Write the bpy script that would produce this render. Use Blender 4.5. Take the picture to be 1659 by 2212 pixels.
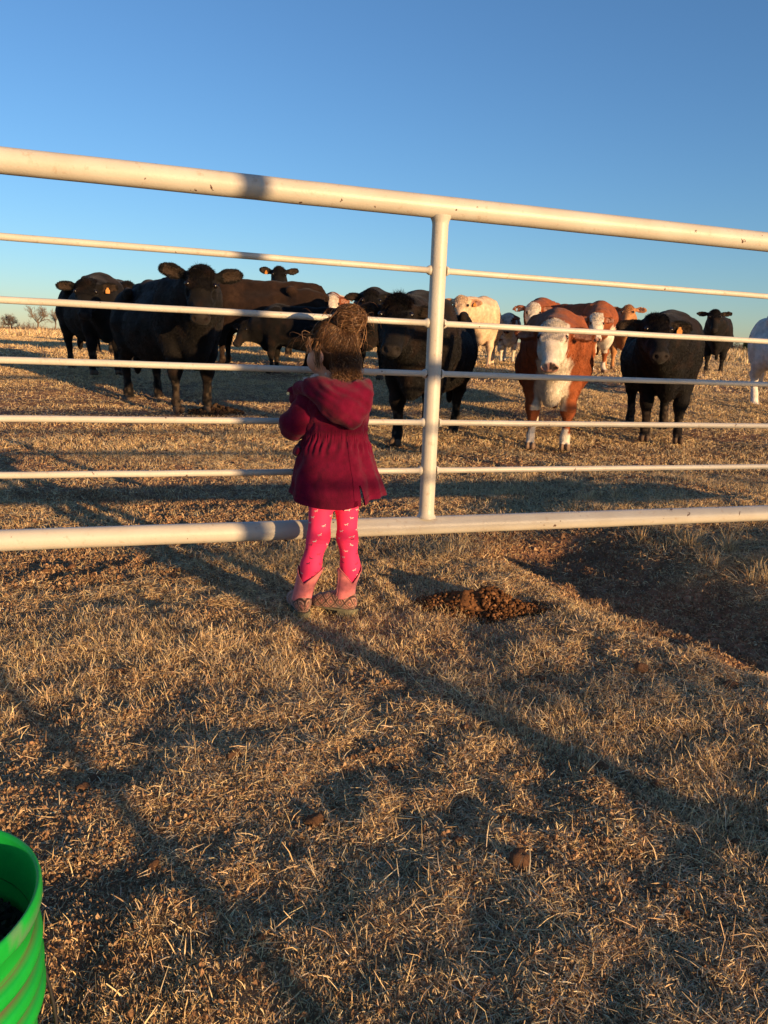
import bpy, math, random
import numpy as np
from mathutils import Matrix, Vector

for o in list(bpy.data.objects):
    bpy.data.objects.remove(o)
SC = bpy.context.scene
COL = SC.collection
rng = np.random.default_rng(7)
random.seed(7)

# ------------------------------------------------------------------ camera
EYE = 0.92
PITCH = math.atan((1106.0 - 742.0) / 1662.0)
ROLL = math.radians(2.08)
fwd = np.array([0, math.cos(PITCH), -math.sin(PITCH)])
rgt = np.array([1.0, 0, 0])
upv = np.cross(rgt, fwd)
CR = rgt * math.cos(ROLL) + upv * math.sin(ROLL)
CU = upv * math.cos(ROLL) - rgt * math.sin(ROLL)
CP = np.array([0, 0, EYE])
cam = bpy.data.cameras.new('camera')
cam.sensor_fit = 'VERTICAL'
cam.sensor_height = 24.0
cam.lens = 24.0 * 1662.0 / 2212.0
cam.clip_start = 0.05
cam.clip_end = 3000
camo = bpy.data.objects.new('camera', cam)
COL.objects.link(camo)
mw = Matrix.Identity(4)
for i in range(3):
    mw[i][0], mw[i][1], mw[i][2], mw[i][3] = CR[i], CU[i], -fwd[i], CP[i]
camo.matrix_world = mw
SC.camera = camo

def ray(px, py):
    d = 1662.0 * fwd + CR * (px - 829.5) - CU * (py - 1106.0)
    return d / np.linalg.norm(d)
def W(px, py, Y):
    """point of the world on the vertical plane y=Y seen at a photo position (used while measuring shapes)"""
    d = ray(px, py)
    return CP + d * ((Y - CP[1]) / d[1])
def G0(px, py, z=0.0):
    d = ray(px, py)
    return CP + d * ((z - EYE) / d[2])

# ------------------------------------------------------------------ light
SUN_EL = math.radians(6.3)
SUN_AZ = math.radians(43.0)            # shadows run this far to the left of straight ahead
SUNV = np.array([math.sin(SUN_AZ) * math.cos(SUN_EL), -math.cos(SUN_AZ) * math.cos(SUN_EL), math.sin(SUN_EL)])
world = bpy.data.worlds.new('World')
SC.world = world
world.use_nodes = True
wn = world.node_tree.nodes
wl = world.node_tree.links
wn.clear()
sky = wn.new('ShaderNodeTexSky')
sky.sky_type = 'NISHITA'
sky.sun_disc = False
sky.sun_elevation = SUN_EL
sky.sun_rotation = math.atan2(SUNV[0], SUNV[1])
sky.altitude = 300
sky.air_density = 1.0
sky.dust_density = 0.2
sky.ozone_density = 4.0
bg = wn.new('ShaderNodeBackground')
bg.inputs['Strength'].default_value = 0.15
wo = wn.new('ShaderNodeOutputWorld')
tint = wn.new('ShaderNodeMix'); tint.data_type = 'RGBA'; tint.blend_type = 'MULTIPLY'; tint.inputs[0].default_value = 1.0
tint.inputs[7].default_value = (1.03, 0.92, 0.91, 1)
wl.new(sky.outputs[0], tint.inputs[6])
wl.new(tint.outputs[2], bg.inputs[0])
wl.new(bg.outputs[0], wo.inputs[0])
sun = bpy.data.lights.new('sun', 'SUN')
sun.energy = 5.0
sun.angle = math.radians(0.55)
sun.color = (1.0, 0.645, 0.31)
suno = bpy.data.objects.new('sun', sun)
COL.objects.link(suno)
suno.rotation_euler = Vector(SUNV).to_track_quat('Z', 'Y').to_euler()
SC.view_settings.view_transform = 'Standard'
SC.view_settings.look = 'None'
SC.view_settings.gamma = 1
SC.view_settings.exposure = 0.72

# ------------------------------------------------------------------ helpers
def mk_mesh(name, V, faces, cols=None, smooth=True):
    """V (n,3); faces: list of (m,k) int arrays"""
    me = bpy.data.meshes.new(name)
    V = np.asarray(V, dtype=np.float32)
    faces = [np.asarray(f, dtype=np.int32) for f in faces if len(f)]
    loops = np.concatenate([f.ravel() for f in faces])
    tot = np.concatenate([np.full(len(f), f.shape[1], dtype=np.int32) for f in faces])
    st = np.concatenate([[0], np.cumsum(tot)[:-1]]).astype(np.int32)
    me.vertices.add(len(V)); me.vertices.foreach_set('co', V.ravel())
    me.loops.add(len(loops)); me.loops.foreach_set('vertex_index', loops)
    me.polygons.add(len(tot)); me.polygons.foreach_set('loop_start', st)
    try:
        me.polygons.foreach_set('loop_total', tot)
    except Exception:
        pass
    me.update(calc_edges=True)
    me.validate()
    if cols is not None:
        c = np.ones((len(V), 4), dtype=np.float32)
        c[:, :3] = cols
        a = me.color_attributes.new('Col', 'FLOAT_COLOR', 'POINT')
        a.data.foreach_set('color', c.ravel())
    me.polygons.foreach_set('use_smooth', np.full(len(me.polygons), smooth))
    return me

def link(name, me, mats=(), parent=None):
    o = bpy.data.objects.new(name, me)
    COL.objects.link(o)
    for m in (mats if isinstance(mats, (list, tuple)) else [mats]):
        me.materials.append(m)
    if parent is not None:
        o.parent = parent
    return o
def tag(o, label=None, cat=None, group=None, kind=None):
    if label: o['label'] = label
    if cat: o['category'] = cat
    if group: o['group'] = group
    if kind: o['kind'] = kind
    return o
def empty(name, loc=(0, 0, 0), rz=0.0):
    o = bpy.data.objects.new(name, None)
    o.empty_display_size = 0.1
    COL.objects.link(o)
    o.location = loc
    o.rotation_euler = (0, 0, rz)
    return o

class MB:
    def __init__(s): s.V = []; s.F = {3: [], 4: []}; s.C = []; s.n = 0; s.M = {3: [], 4: []}
    def add(s, V, F, col=None, mat=0):
        V = np.asarray(V, float).reshape(-1, 3)
        F = np.asarray(F, int) 
        s.V.append(V); s.F[F.shape[1]].append(F + s.n); s.M[F.shape[1]].append(np.full(len(F), mat)); s.n += len(V)
        c = np.zeros((len(V), 3)) + (col if col is not None else (1, 1, 1))
        s.C.append(c)
    def mesh(s, name, smooth=True):
        fs = [np.concatenate(s.F[k]) for k in (3, 4) if s.F[k]]
        me = mk_mesh(name, np.concatenate(s.V), fs, np.concatenate(s.C), smooth)
        ms = np.concatenate([np.concatenate(s.M[k]) for k in (3, 4) if s.M[k]]).astype(np.int32)
        if len(ms) == len(me.polygons): me.polygons.foreach_set('material_index', ms)
        return me

def frame(t, hint=None):
    t = t / (np.linalg.norm(t) + 1e-12)
    h = np.array([0, 0, 1.0]) if hint is None else np.asarray(hint, float)
    if abs(t @ h) > 0.95: h = np.array([1.0, 0.1, 0])
    a = np.cross(h, t); a /= np.linalg.norm(a)
    return a, np.cross(t, a)
def tube(mb, pts, rad, n=8, col=None, cap=True, mat=0):
    pts = np.asarray(pts, float); rad = np.zeros(len(pts)) + rad
    m = len(pts); th = np.linspace(0, 2 * math.pi, n, endpoint=False)
    V = []
    a = None
    for i in range(m):
        t = pts[min(i + 1, m - 1)] - pts[max(i - 1, 0)]
        if a is None: a, b = frame(t)
        else:
            t = t / (np.linalg.norm(t) + 1e-12); a = a - t * (a @ t); a /= np.linalg.norm(a) + 1e-12; b = np.cross(t, a)
        V.append(pts[i] + rad[i] * (np.cos(th)[:, None] * a + np.sin(th)[:, None] * b))
    V = np.concatenate(V)
    F = []
    for i in range(m - 1):
        for j in range(n):
            k = (j + 1) % n
            F.append((i * n + j, i * n + k, (i + 1) * n + k, (i + 1) * n + j))
    mb.add(V, F, col, mat)
    if cap:
        for i, fl in ((0, 1), (m - 1, 0)):
            ring = V[i * n:(i + 1) * n]; c = ring.mean(0)
            Fv = [((j + 1) % n, j, n) if fl else (j, (j + 1) % n, n) for j in range(n)]
            mb.add(np.vstack([ring, c]), Fv, col, mat)

# --- value noise
def _h(ix, iy, iz, seed):
    n = (ix.astype(np.int64) * 374761393 + iy.astype(np.int64) * 668265263 + iz.astype(np.int64) * 2147483647 + seed * 974711) & 0xffffffff
    n = ((n ^ (n >> 13)) * 1274126177) & 0xffffffff
    n = ((n ^ (n >> 16)) * 2246822519) & 0xffffffff
    return ((n ^ (n >> 15)) & 0xffff) / 65535.0
def vn3(P, s, seed=0):
    P = np.asarray(P, float) / s
    i = np.floor(P).astype(np.int64); f = P - i; f = f * f * (3 - 2 * f)
    r = 0
    for dx in (0, 1):
        for dy in (0, 1):
            for dz in (0, 1):
                w = (f[..., 0] if dx else 1 - f[..., 0]) * (f[..., 1] if dy else 1 - f[..., 1]) * (f[..., 2] if dz else 1 - f[..., 2])
                r = r + w * _h(i[..., 0] + dx, i[..., 1] + dy, i[..., 2] + dz, seed)
    return r
def vn(x, y, s, seed=0):
    x = np.asarray(x, float) / s; y = np.asarray(y, float) / s
    i = np.floor(x).astype(np.int64); j = np.floor(y).astype(np.int64); fx = x - i; fy = y - j
    fx = fx * fx * (3 - 2 * fx); fy = fy * fy * (3 - 2 * fy); z = np.zeros_like(i)
    return ((_h(i, j, z, seed) * (1 - fx) + _h(i + 1, j, z, seed) * fx) * (1 - fy) + (_h(i, j + 1, z, seed) * (1 - fx) + _h(i + 1, j + 1, z, seed) * fx) * fy)
def sstep(a, b, x):
    t = np.clip((x - a) / (b - a), 0, 1); return t * t * (3 - 2 * t)

# --- signed distance fields on a grid + surface nets
class Field:
    def __init__(s, lo, hi, h):
        s.lo = np.array(lo, float); s.h = h
        s.n = np.ceil((np.array(hi) - s.lo) / h).astype(int) + 1
        s.f = np.full(s.n, 1.0, dtype=np.float32)
    def _box(s, lo, hi):
        a = np.clip(np.floor((np.array(lo) - s.lo) / s.h).astype(int), 0, s.n - 1)
        b = np.clip(np.ceil((np.array(hi) - s.lo) / s.h).astype(int) + 1, 1, s.n)
        if np.any(b <= a): return None, None
        ax = [s.lo[i] + s.h * np.arange(a[i], b[i]) for i in range(3)]
        P = np.stack(np.meshgrid(*ax, indexing='ij'), -1)
        return tuple(slice(a[i], b[i]) for i in range(3)), P
    def _put(s, sl, d, k, op):
        f = s.f[sl]
        if op == 'u':
            h = np.clip(0.5 + 0.5 * (f - d) / k, 0, 1); s.f[sl] = f * (1 - h) + d * h - k * h * (1 - h)
        else:                                   # subtract
            d = -d; h = np.clip(0.5 + 0.5 * (d - f) / k, 0, 1); s.f[sl] = f * (1 - h) + d * h + k * h * (1 - h)
    def ell(s, c, r, R=None, k=0.03, op='u', noise=None):
        c = np.array(c, float); r = np.array(r, float); R = np.eye(3) if R is None else np.array(R, float)
        ext = np.abs(R.T) @ r if False else np.sqrt(((R.T * r) ** 2).sum(1))
        sl, P = s._box(c - ext - 2 * k - 2 * s.h, c + ext + 2 * k + 2 * s.h)
        if sl is None: return
        q = (P - c) @ R.T                       # rows of R are the local axes
        k0 = np.sqrt(((q / r) ** 2).sum(-1)); k1 = np.sqrt(((q / r ** 2) ** 2).sum(-1)) + 1e-9
        d = k0 * (k0 - 1) / k1
        d = np.where(k0 < 0.05, -r.min(), d)
        if noise is not None: d = d + noise(P)
        s._put(sl, d, k, op)
    def cone(s, a, b, r1, r2, k=0.03, op='u', flat=None):
        a = np.array(a, float); b = np.array(b, float); m = max(r1, r2) + 2 * k + 2 * s.h
        sl, P = s._box(np.minimum(a, b) - m, np.maximum(a, b) + m)
        if sl is None: return
        ab = b - a; L2 = ab @ ab + 1e-12
        t = np.clip(((P - a) @ ab) / L2, 0, 1)
        d = np.linalg.norm(P - a - t[..., None] * ab, axis=-1) - (r1 + (r2 - r1) * t)
        s._put(sl, d, k, op)
    def chain(s, pts, rs, k=0.03, op='u'):
        for i in range(len(pts) - 1): s.cone(pts[i], pts[i + 1], rs[i], rs[i + 1], k, op)
    def disp(s, fn):
        ax = [s.lo[i] + s.h * np.arange(s.n[i]) for i in range(3)]
        P = np.stack(np.meshgrid(*ax, indexing='ij'), -1)
        m = np.abs(s.f) < 3 * s.h
        s.f[m] += fn(P[m]).astype(np.float32)
    def nets(s):
        f = s.f; f[0] = f[-1] = 1; f[:, 0] = f[:, -1] = 1; f[:, :, 0] = f[:, :, -1] = 1
        sg = f < 0
        cnt = np.zeros(s.n - 1, np.int8)
        offs = [(i, j, k) for i in (0, 1) for j in (0, 1) for k in (0, 1)]
        nx, ny, nz = s.n
        for (i, j, k) in offs: cnt += sg[i:nx - 1 + i, j:ny - 1 + j, k:nz - 1 + k]
        act = np.argwhere((cnt > 0) & (cnt < 8))
        idx = np.full(s.n - 1, -1, np.int64); idx[tuple(act.T)] = np.arange(len(act))
        vals = np.stack([f[act[:, 0] + i, act[:, 1] + j, act[:, 2] + k] for (i, j, k) in offs], 1)
        acc = np.zeros((len(act), 3)); c = np.zeros(len(act))
        O = np.array(offs, float)
        for a in range(8):
            for b in range(a + 1, 8):
                if np.abs(O[a] - O[b]).sum() != 1: continue
                m = (vals[:, a] < 0) != (vals[:, b] < 0)
                t = np.where(m, vals[:, a] / (vals[:, a] - vals[:, b] + 1e-12), 0)
                acc += m[:, None] * (O[a] + (O[b] - O[a]) * t[:, None]); c += m
        V = s.lo + s.h * (act + acc / c[:, None])
        quads = []
        for ax in range(3):
            sh = [slice(None)] * 3; sh2 = [slice(None)] * 3
            sh[ax] = slice(0, -1); sh2[ax] = slice(1, None)
            A = sg[tuple(sh)]; B = sg[tuple(sh2)]
            e = np.argwhere(A != B)
            u, v = [(1, 2), (2, 0), (0, 1)][ax]
            ok = (e[:, u] > 0) & (e[:, v] > 0) & (e[:, u] < s.n[u] - 1) & (e[:, v] < s.n[v] - 1)
            e = e[ok]; ins = A[tuple(e.T)]
            def cell(du, dv):
                q = e.copy(); q[:, u] += du; q[:, v] += dv; return idx[tuple(q.T)]
            q = np.stack([cell(-1, -1), cell(0, -1), cell(0, 0), cell(-1, 0)], 1)
            q[~ins] = q[~ins][:, ::-1]
            quads.append(q)
        Q = np.concatenate(quads)
        return V, Q[(Q >= 0).all(1)]

def vnormals(V, Q):
    n = np.cross(V[Q[:, 2]] - V[Q[:, 0]], V[Q[:, 3]] - V[Q[:, 1]])
    N = np.zeros_like(V)
    for k in range(4): np.add.at(N, Q[:, k], n)
    return N / (np.linalg.norm(N, axis=1, keepdims=True) + 1e-12), np.linalg.norm(n, axis=1) / 2
def smooth_mesh(V, Q, it=2, lam=0.5):
    for _ in range(it):
        S = np.zeros_like(V); c = np.zeros(len(V))
        for a in range(4):
            b = (a + 1) % 4
            np.add.at(S, Q[:, a], V[Q[:, b]]); np.add.at(S, Q[:, b], V[Q[:, a]])
            np.add.at(c, Q[:, a], 1); np.add.at(c, Q[:, b], 1)
        V = V * (1 - lam) + lam * S / np.maximum(c, 1)[:, None]
    return V

# ------------------------------------------------------------------ materials
def mat(name, color=(0.5, 0.5, 0.5), rough=0.7, attr=False, noise=None, bump=None, spec=0.3, metal=0.0, sheen=0.0, coat=0.0, trans=0.0):
    """noise=(scale, amount): colour variation; bump=(scale, strength, distance)"""
    m = bpy.data.materials.new(name); m.use_nodes = True
    nt = m.node_tree; N = nt.nodes; L = nt.links
    b = N['Principled BSDF']
    b.inputs['Roughness'].default_value = rough
    b.inputs['Specular IOR Level'].default_value = spec
    b.inputs['Metallic'].default_value = metal
    b.inputs['Sheen Weight'].default_value = sheen
    b.inputs['Coat Weight'].default_value = coat
    src = None
    if attr:
        a = N.new('ShaderNodeAttribute'); a.attribute_name = 'Col'; src = a.outputs['Color']
    tc = N.new('ShaderNodeTexCoord')
    if noise:
        n = N.new('ShaderNodeTexNoise'); n.inputs['Scale'].default_value = noise[0]; n.inputs['Detail'].default_value = 6
        L.new(tc.outputs['Object'], n.inputs['Vector'])
        mr = N.new('ShaderNodeMapRange'); mr.inputs[1].default_value = 0.3; mr.inputs[2].default_value = 0.7
        mr.inputs[3].default_value = 1 - noise[1]; mr.inputs[4].default_value = 1 + noise[1]
        L.new(n.outputs['Fac'], mr.inputs[0])
        mx = N.new('ShaderNodeMix'); mx.data_type = 'RGBA'; mx.blend_type = 'MULTIPLY'; mx.inputs[0].default_value = 1
        if src: L.new(src, mx.inputs[6])
        else: mx.inputs[6].default_value = (*color, 1)
        L.new(mr.outputs[0], mx.inputs[7]); src = mx.outputs[2]
    if src: L.new(src, b.inputs['Base Color'])
    else: b.inputs['Base Color'].default_value = (*color, 1)
    if bump:
        n2 = N.new('ShaderNodeTexNoise'); n2.inputs['Scale'].default_value = bump[0]; n2.inputs['Detail'].default_value = 5
        L.new(tc.outputs['Object'], n2.inputs['Vector'])
        bp = N.new('ShaderNodeBump'); bp.inputs['Strength'].default_value = bump[1]; bp.inputs['Distance'].default_value = bump[2]
        L.new(n2.outputs['Fac'], bp.inputs['Height']); L.new(bp.outputs[0], b.inputs['Normal'])
    if trans > 0:
        tr = N.new('ShaderNodeBsdfTranslucent'); ms = N.new('ShaderNodeMixShader'); ms.inputs[0].default_value = trans
        if src: L.new(src, tr.inputs[0])
        else: tr.inputs[0].default_value = (*color, 1)
        out = N['Material Output']
        L.new(b.outputs[0], ms.inputs[1]); L.new(tr.outputs[0], ms.inputs[2]); L.new(ms.outputs[0], out.inputs[0])
    return m

M_soil = mat('soil_surface', attr=True, rough=0.95, noise=(9, 0.35), bump=(60, 0.8, 0.012), spec=0.1)
M_straw = mat('straw', attr=True, rough=0.55, spec=0.4, trans=0.06)
M_clod = mat('clod_soil', attr=True, rough=0.95, noise=(40, 0.3), bump=(120, 0.8, 0.004), spec=0.1)
M_furbody = mat('hide', attr=True, rough=0.75, noise=(14, 0.25), bump=(90, 0.7, 0.008), spec=0.12, sheen=0.05)
M_hair = mat('fur_strands', attr=True, rough=0.55, spec=0.25)
M_eye = mat('eye_wet', (0.008, 0.005, 0.004), rough=0.22, spec=0.45)
M_tagy = mat('tag_plastic', (0.48, 0.19, 0.03), rough=0.45, noise=(60, 0.2))
M_bark = mat('bark', (0.16, 0.12, 0.09), rough=0.9, noise=(5, 0.3))
M_twig = mat('twig', (0.23, 0.17, 0.125), rough=0.9, noise=(3, 0.25))

def paint_material():
    m = bpy.data.materials.new('cream_paint'); m.use_nodes = True
    N = m.node_tree.nodes; L = m.node_tree.links; b = N['Principled BSDF']
    tc = N.new('ShaderNodeTexCoord')
    def noise(s, d=6, r=0.55):
        n = N.new('ShaderNodeTexNoise'); n.inputs['Scale'].default_value = s; n.inputs['Detail'].default_value = d; n.inputs['Roughness'].default_value = r
        L.new(tc.outputs['Object'], n.inputs['Vector']); return n.outputs['Fac']
    def rng_(f, a, bb, c, d):
        n = N.new('ShaderNodeMapRange'); L.new(f, n.inputs[0])
        for i, v in enumerate((a, bb, c, d)): n.inputs[i + 1].default_value = v
        return n.outputs[0]
    def mix(f, a, bb):
        n = N.new('ShaderNodeMix'); n.data_type = 'RGBA'
        L.new(f, n.inputs[0])
        for s, v in ((6, a), (7, bb)):
            if isinstance(v, tuple): n.inputs[s].default_value = (*v, 1)
            else: L.new(v, n.inputs[s])
        return n.outputs[2]
    base = mix(rng_(noise(6), 0.35, 0.65, 0, 1), (0.52, 0.49, 0.43), (0.46, 0.42, 0.355))
    dirt = mix(rng_(noise(38, 8, 0.7), 0.58, 0.72, 0, 0.7), base, (0.34, 0.23, 0.15))
    chip = rng_(noise(26, 4, 0.6), 0.685, 0.695, 0, 1)
    c = mix(chip, dirt, (0.09, 0.045, 0.03))
    L.new(c, b.inputs['Base Color']); b.inputs['Roughness'].default_value = 0.42; b.inputs['Specular IOR Level'].default_value = 0.4
    bp = N.new('ShaderNodeBump'); bp.inputs['Strength'].default_value = 0.35; bp.inputs['Distance'].default_value = 0.002
    L.new(noise(140, 4), bp.inputs['Height']); L.new(bp.outputs[0], b.inputs['Normal'])
    return m
M_paint = paint_material()

# ------------------------------------------------------------------ terrain
TY = np.array([-30, 0, 6.8, 8, 10.7, 14, 17, 25, 60, 150, 1200.0])
TZ = np.array([0, 0, 0.0, 0.08, 0.30, 0.50, 0.57, 0.68, 0.83, 0.88, 0.90])
HOL = np.array([G0(1010, 1165)[:2], G0(1200, 1215, -.05)[:2], G0(1400, 1310, -.08)[:2], G0(1560, 1400, -.1)[:2], G0(1900, 1520, -.1)[:2]])
def seg_dist(x, y, pts):
    best = np.full(np.shape(x), 1e9); side = np.zeros(np.shape(x)); tt = np.zeros(np.shape(x))
    for i in range(len(pts) - 1):
        a, b = pts[i], pts[i + 1]; ab = b - a
        t = np.clip(((x - a[0]) * ab[0] + (y - a[1]) * ab[1]) / (ab @ ab), 0, 1)
        dx = x - a[0] - t * ab[0]; dy = y - a[1] - t * ab[1]; d = np.hypot(dx, dy)
        s = np.sign(ab[0] * dy - ab[1] * dx)
        m = d < best; best = np.where(m, d, best); side = np.where(m, s, side); tt = np.where(m, i + t, tt)
    return best, side, tt
def hollow(x, y):
    d, s, t = seg_dist(x, y, HOL)
    return d, s, t
def terr(x, y):
    x = np.asarray(x, float); y = np.asarray(y, float)
    r = np.hypot(x, np.maximum(y, 0) )
    z = np.interp(r * 0.35 + y * 0.65 if False else y, TY, TZ)
    near = np.exp(-np.maximum(y, 0) / 25.0)
    z = z + (vn(x, y, 0.55, 1) - .5) * 0.026 + (vn(x, y, 0.17, 2) - .5) * 0.021 + (vn(x, y, 0.06, 3) - .5) * 0.022 * near
    z = z + (vn(x, y, 2.3, 4) - .5) * 0.05 * sstep(4, 8, y) + (vn(x, y, 14, 5) - .5) * 0.12 * sstep(18, 50, y)
    d, s, t = hollow(x, y)
    w = sstep(0.0, 1.0, t)
    dep = 0.085 * w * (1 - sstep(0.1, 0.52 - 0.12 * (s > 0), d))
    bank = 0.055 * w * np.where(s > 0, sstep(0.25, 0.75, d) * (1 - sstep(1.6, 3.0, d)), 0)
    z = z - dep + bank * (y < 6) + 0.0
    # low earth berm beyond the hollow, outside the picture on the right
    bx = 2.35 + 0.55 * (y - 1.0); db = (x - bx) / 1.14
    z = z + (0.05 + 0.20 * vn(x, y, 0.35, 6)) * sstep(2.35, 2.8, 0.73 * x + 0.68 * y) * sstep(-0.9, 0.0, db) * (1 - sstep(0.4, 2.2, db)) * sstep(-1.5, 0.3, y) * (1 - sstep(2.6, 4.0, y))
    z = z + dirtm(x, y) * ((vn(x, y, 0.045, 7) - .5) * 0.020 + (vn(x, y, 0.11, 8) - .5) * 0.022) * (y < 8)
    # grassy rise at the far right
    z = z + 0.18 * np.exp(-(((x - 14.5) / 4.0) ** 2 + ((y - 30) / 5.0) ** 2))
    return z
def dirtm(x, y):
    d, s, t = hollow(x, y)
    return (1 - sstep(0.25, 0.45, d)) * sstep(0.0, 0.6, t)
def ground_at(px, py):
    d = ray(px, py); t = np.linspace(0.5, 90, 6000)
    P = CP + d * t[:, None]; h = P[:, 2] - terr(P[:, 0], P[:, 1])
    i = np.argmax(h < 0) if (h < 0).any() else len(t) - 1
    return P[i]
def dirtmask(x, y):
    d, s, t = hollow(x, y)
    m = (1 - sstep(0.22, 0.42, d + (vn(x, y, 0.12, 20) - .5) * 0.25)) * sstep(0.0, 0.6, t) 
    a = G0(90, 1225)
    m2 = 1 - sstep(0.25, 0.6, np.hypot((x - a[0]) * .8, (y - a[1]) * 1.3) + (vn(x, y, 0.1, 21) - .5) * 0.3)
    m3 = 0.8 * sstep(0.60, 0.72, vn(x, y, 0.9, 22)) * sstep(2.6, 4, y)
    b = G0(250, 900)
    m4 = 0.8 * (1 - sstep(0.8, 2.6, np.hypot((x - b[0]) * .7, (y - b[1]))))
    return np.clip(np.maximum(np.maximum(m, m2 * .9), np.maximum(m3, m4)), 0, 1)

ys = [-8.0]
while ys[-1] < 1100:
    y = ys[-1]; ys.append(y + (0.5 if y < 0.2 else max(0.014, 0.0105 * y)))
ys = np.array(ys)
u = np.linspace(-1, 1, 331); u = np.sign(u) * (0.55 * np.abs(u) + 0.45 * np.abs(u) ** 4)
Yg = np.repeat(ys[:, None], len(u), 1)
Xg = u[None, :] * (9.0 + 1.15 * np.maximum(Yg, 0)) * 1.0
Xg = np.where(Yg < 6, u[None, :] * (3.2 + 2.12 * np.maximum(Yg, 0)), Xg) if False else u[None, :] * (4.0 + 1.5 * np.maximum(Yg, 0))
Zg = terr(Xg, Yg)
nv, nu = Xg.shape
ii = (np.arange(nv - 1)[:, None] * nu + np.arange(nu - 1)[None, :]).ravel()
F = np.stack([ii, ii + 1, ii + nu + 1, ii + nu], 1)
dm = dirtmask(Xg, Yg).ravel()[:, None]
n1 = vn(Xg, Yg, 0.5, 30).ravel()[:, None]
redsoil = np.array([0.26, 0.135, 0.078]); dark = np.array([0.15, 0.092, 0.052]); thatch = np.array([0.40, 0.275, 0.15])
far = sstep(6, 25, Yg).ravel()[:, None]
gc = dark * (1 - n1) + np.array([0.27, 0.175, 0.095]) * n1
gc = gc * (1 - far) + thatch * (0.8 + 0.4 * n1) * far
gc = gc * (1 - dm) + redsoil * (0.75 + 0.5 * vn(Xg, Yg, 0.09, 31).ravel()[:, None]) * dm
ground = link('ground', mk_mesh('ground', np.stack([Xg.ravel(), Yg.ravel(), Zg.ravel()], 1), [F], gc), M_soil)
tag(ground, 'reddish brown pasture soil', None, None, 'structure')

# ------------------------------------------------------------------ grass
def blades(name, label, X, Y, L, Wd, el, az, lift, col, keep=None):
    n = len(X)
    Z = terr(X, Y) + lift
    d = np.stack([np.cos(az) * np.cos(el), np.sin(az) * np.cos(el), np.sin(el)], 1)
    bend = rng.uniform(-0.22, 0.22, n)
    el2 = el - rng.uniform(-0.1, 0.5, n)
    az2 = az + bend
    d2 = np.stack([np.cos(az2) * np.cos(el2), np.sin(az2) * np.cos(el2), np.sin(el2)], 1)
    rol = rng.uniform(-1.2, 1.2, n)
    sd = np.stack([-np.sin(az), np.cos(az), np.zeros(n)], 1)
    upn = np.cross(d, sd)
    sd = sd * np.cos(rol)[:, None] + upn * np.sin(rol)[:, None]
    P0 = np.stack([X, Y, Z], 1)
    P1 = P0 + d * (L * .5)[:, None]; P2 = P1 + d2 * (L * .5)[:, None]
    # do not sink below the ground
    for P in (P1, P2):
        g = terr(P[:, 0], P[:, 1]) + 0.0015
        P[:, 2] = np.maximum(P[:, 2], g)
    w = Wd[:, None] * .5
    V = np.stack([P0 - sd * w, P0 + sd * w, P1 + sd * w * .9, P1 - sd * w * .9, P2 + sd * w * .35, P2 - sd * w * .35], 1).reshape(-1, 3)
    b = np.arange(n)[:, None] * 6
    Q = np.concatenate([b + np.array([0, 1, 2, 3]), b + np.array([3, 2, 4, 5])])
    C = np.repeat(col, 6, axis=0)
    o = link(name, mk_mesh(name, V, [Q], C, smooth=False), M_straw)
    tag(o, label, 'grass', None, 'stuff')
    return o
PAL = np.array([[0.80, 0.60, 0.32], [0.68, 0.47, 0.235], [0.48, 0.31, 0.15], [0.54, 0.44, 0.30], [0.22, 0.135, 0.07], [0.88, 0.73, 0.46]])
def pick(n, p):
    c = PAL[rng.choice(len(PAL), n, p=p)]
    return c * rng.uniform(0.8, 1.15, (n, 1)) * (1 + rng.normal(0, .03, (n, 3)))
def scatter(y0, y1, dens, margin=1.1):
    # even density over the wedge in view
    w = lambda y: 0.53 * y + margin
    A = (w(y0) + w(y1)) * (y1 - y0); n = int(A * dens)
    Y = y0 + (y1 - y0) * rng.random(int(n * 1.6)); X = rng.uniform(-1, 1, len(Y)) * w(y1)
    ok = np.abs(X) < w(Y); return X[ok][:n], Y[ok][:n]
GR = []
def layer(y0, y1, dens, Lr, Wr, up, liftmax, p, margin=1.1):
    X, Y = scatter(y0, y1, dens, margin)
    cl = vn(X, Y, 0.22, 40) * .6 + vn(X, Y, 0.07, 41) * .4
    dm = dirtmask(X, Y)
    keep = rng.random(len(X)) < np.clip((0.45 + 1.4 * (cl - 0.25)), 0.3, 1) * (1 - 0.88 * dm)
    X, Y, cl = X[keep], Y[keep], cl[keep]; n = len(X)
    L = rng.uniform(Lr[0], Lr[1], n) * (0.7 + 0.6 * cl)
    upm = rng.random(n) < up * (0.4 + 1.2 * sstep(.45, .75, vn(X, Y, 0.45, 42)))
    el = np.where(upm, rng.uniform(0.5, 1.35, n), rng.uniform(-0.05, 0.4, n))
    az = rng.uniform(0, 2 * math.pi, n)
    col = pick(n, p)
    GR.append((X, Y, L, rng.uniform(Wr[0], Wr[1], n), el, az, rng.uniform(0, 1, n) ** 1.5 * liftmax * cl, col))
p0 = [0.24, 0.28, 0.21, 0.06, 0.16, 0.05]
layer(0.45, 1.75, 125000, (0.003, 0.018), (0.0007, 0.0019), 0.42, 0.011, p0, 0.45)
layer(0.45, 2.2, 6500, (0.012, 0.050), (0.0008, 0.0019), 0.25, 0.014, [.34,.28,.14,.1,.06,.08], 0.45)
layer(1.75, 3.3, 64000, (0.006, 0.030), (0.0008, 0.0020), 0.28, 0.012, p0, 0.55)
layer(3.3, 6.0, 24000, (0.010, 0.038), (0.0013, 0.0025), 0.4, 0.015, p0, 0.8)
layer(6.0, 12.0, 8500, (0.018, 0.045), (0.0022, 0.0046), 0.4, 0.016, p0, 1.5)
layer(12.0, 26.0, 1700, (0.03, 0.07), (0.005, 0.011), 0.4, 0.018, p0, 2)
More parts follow.
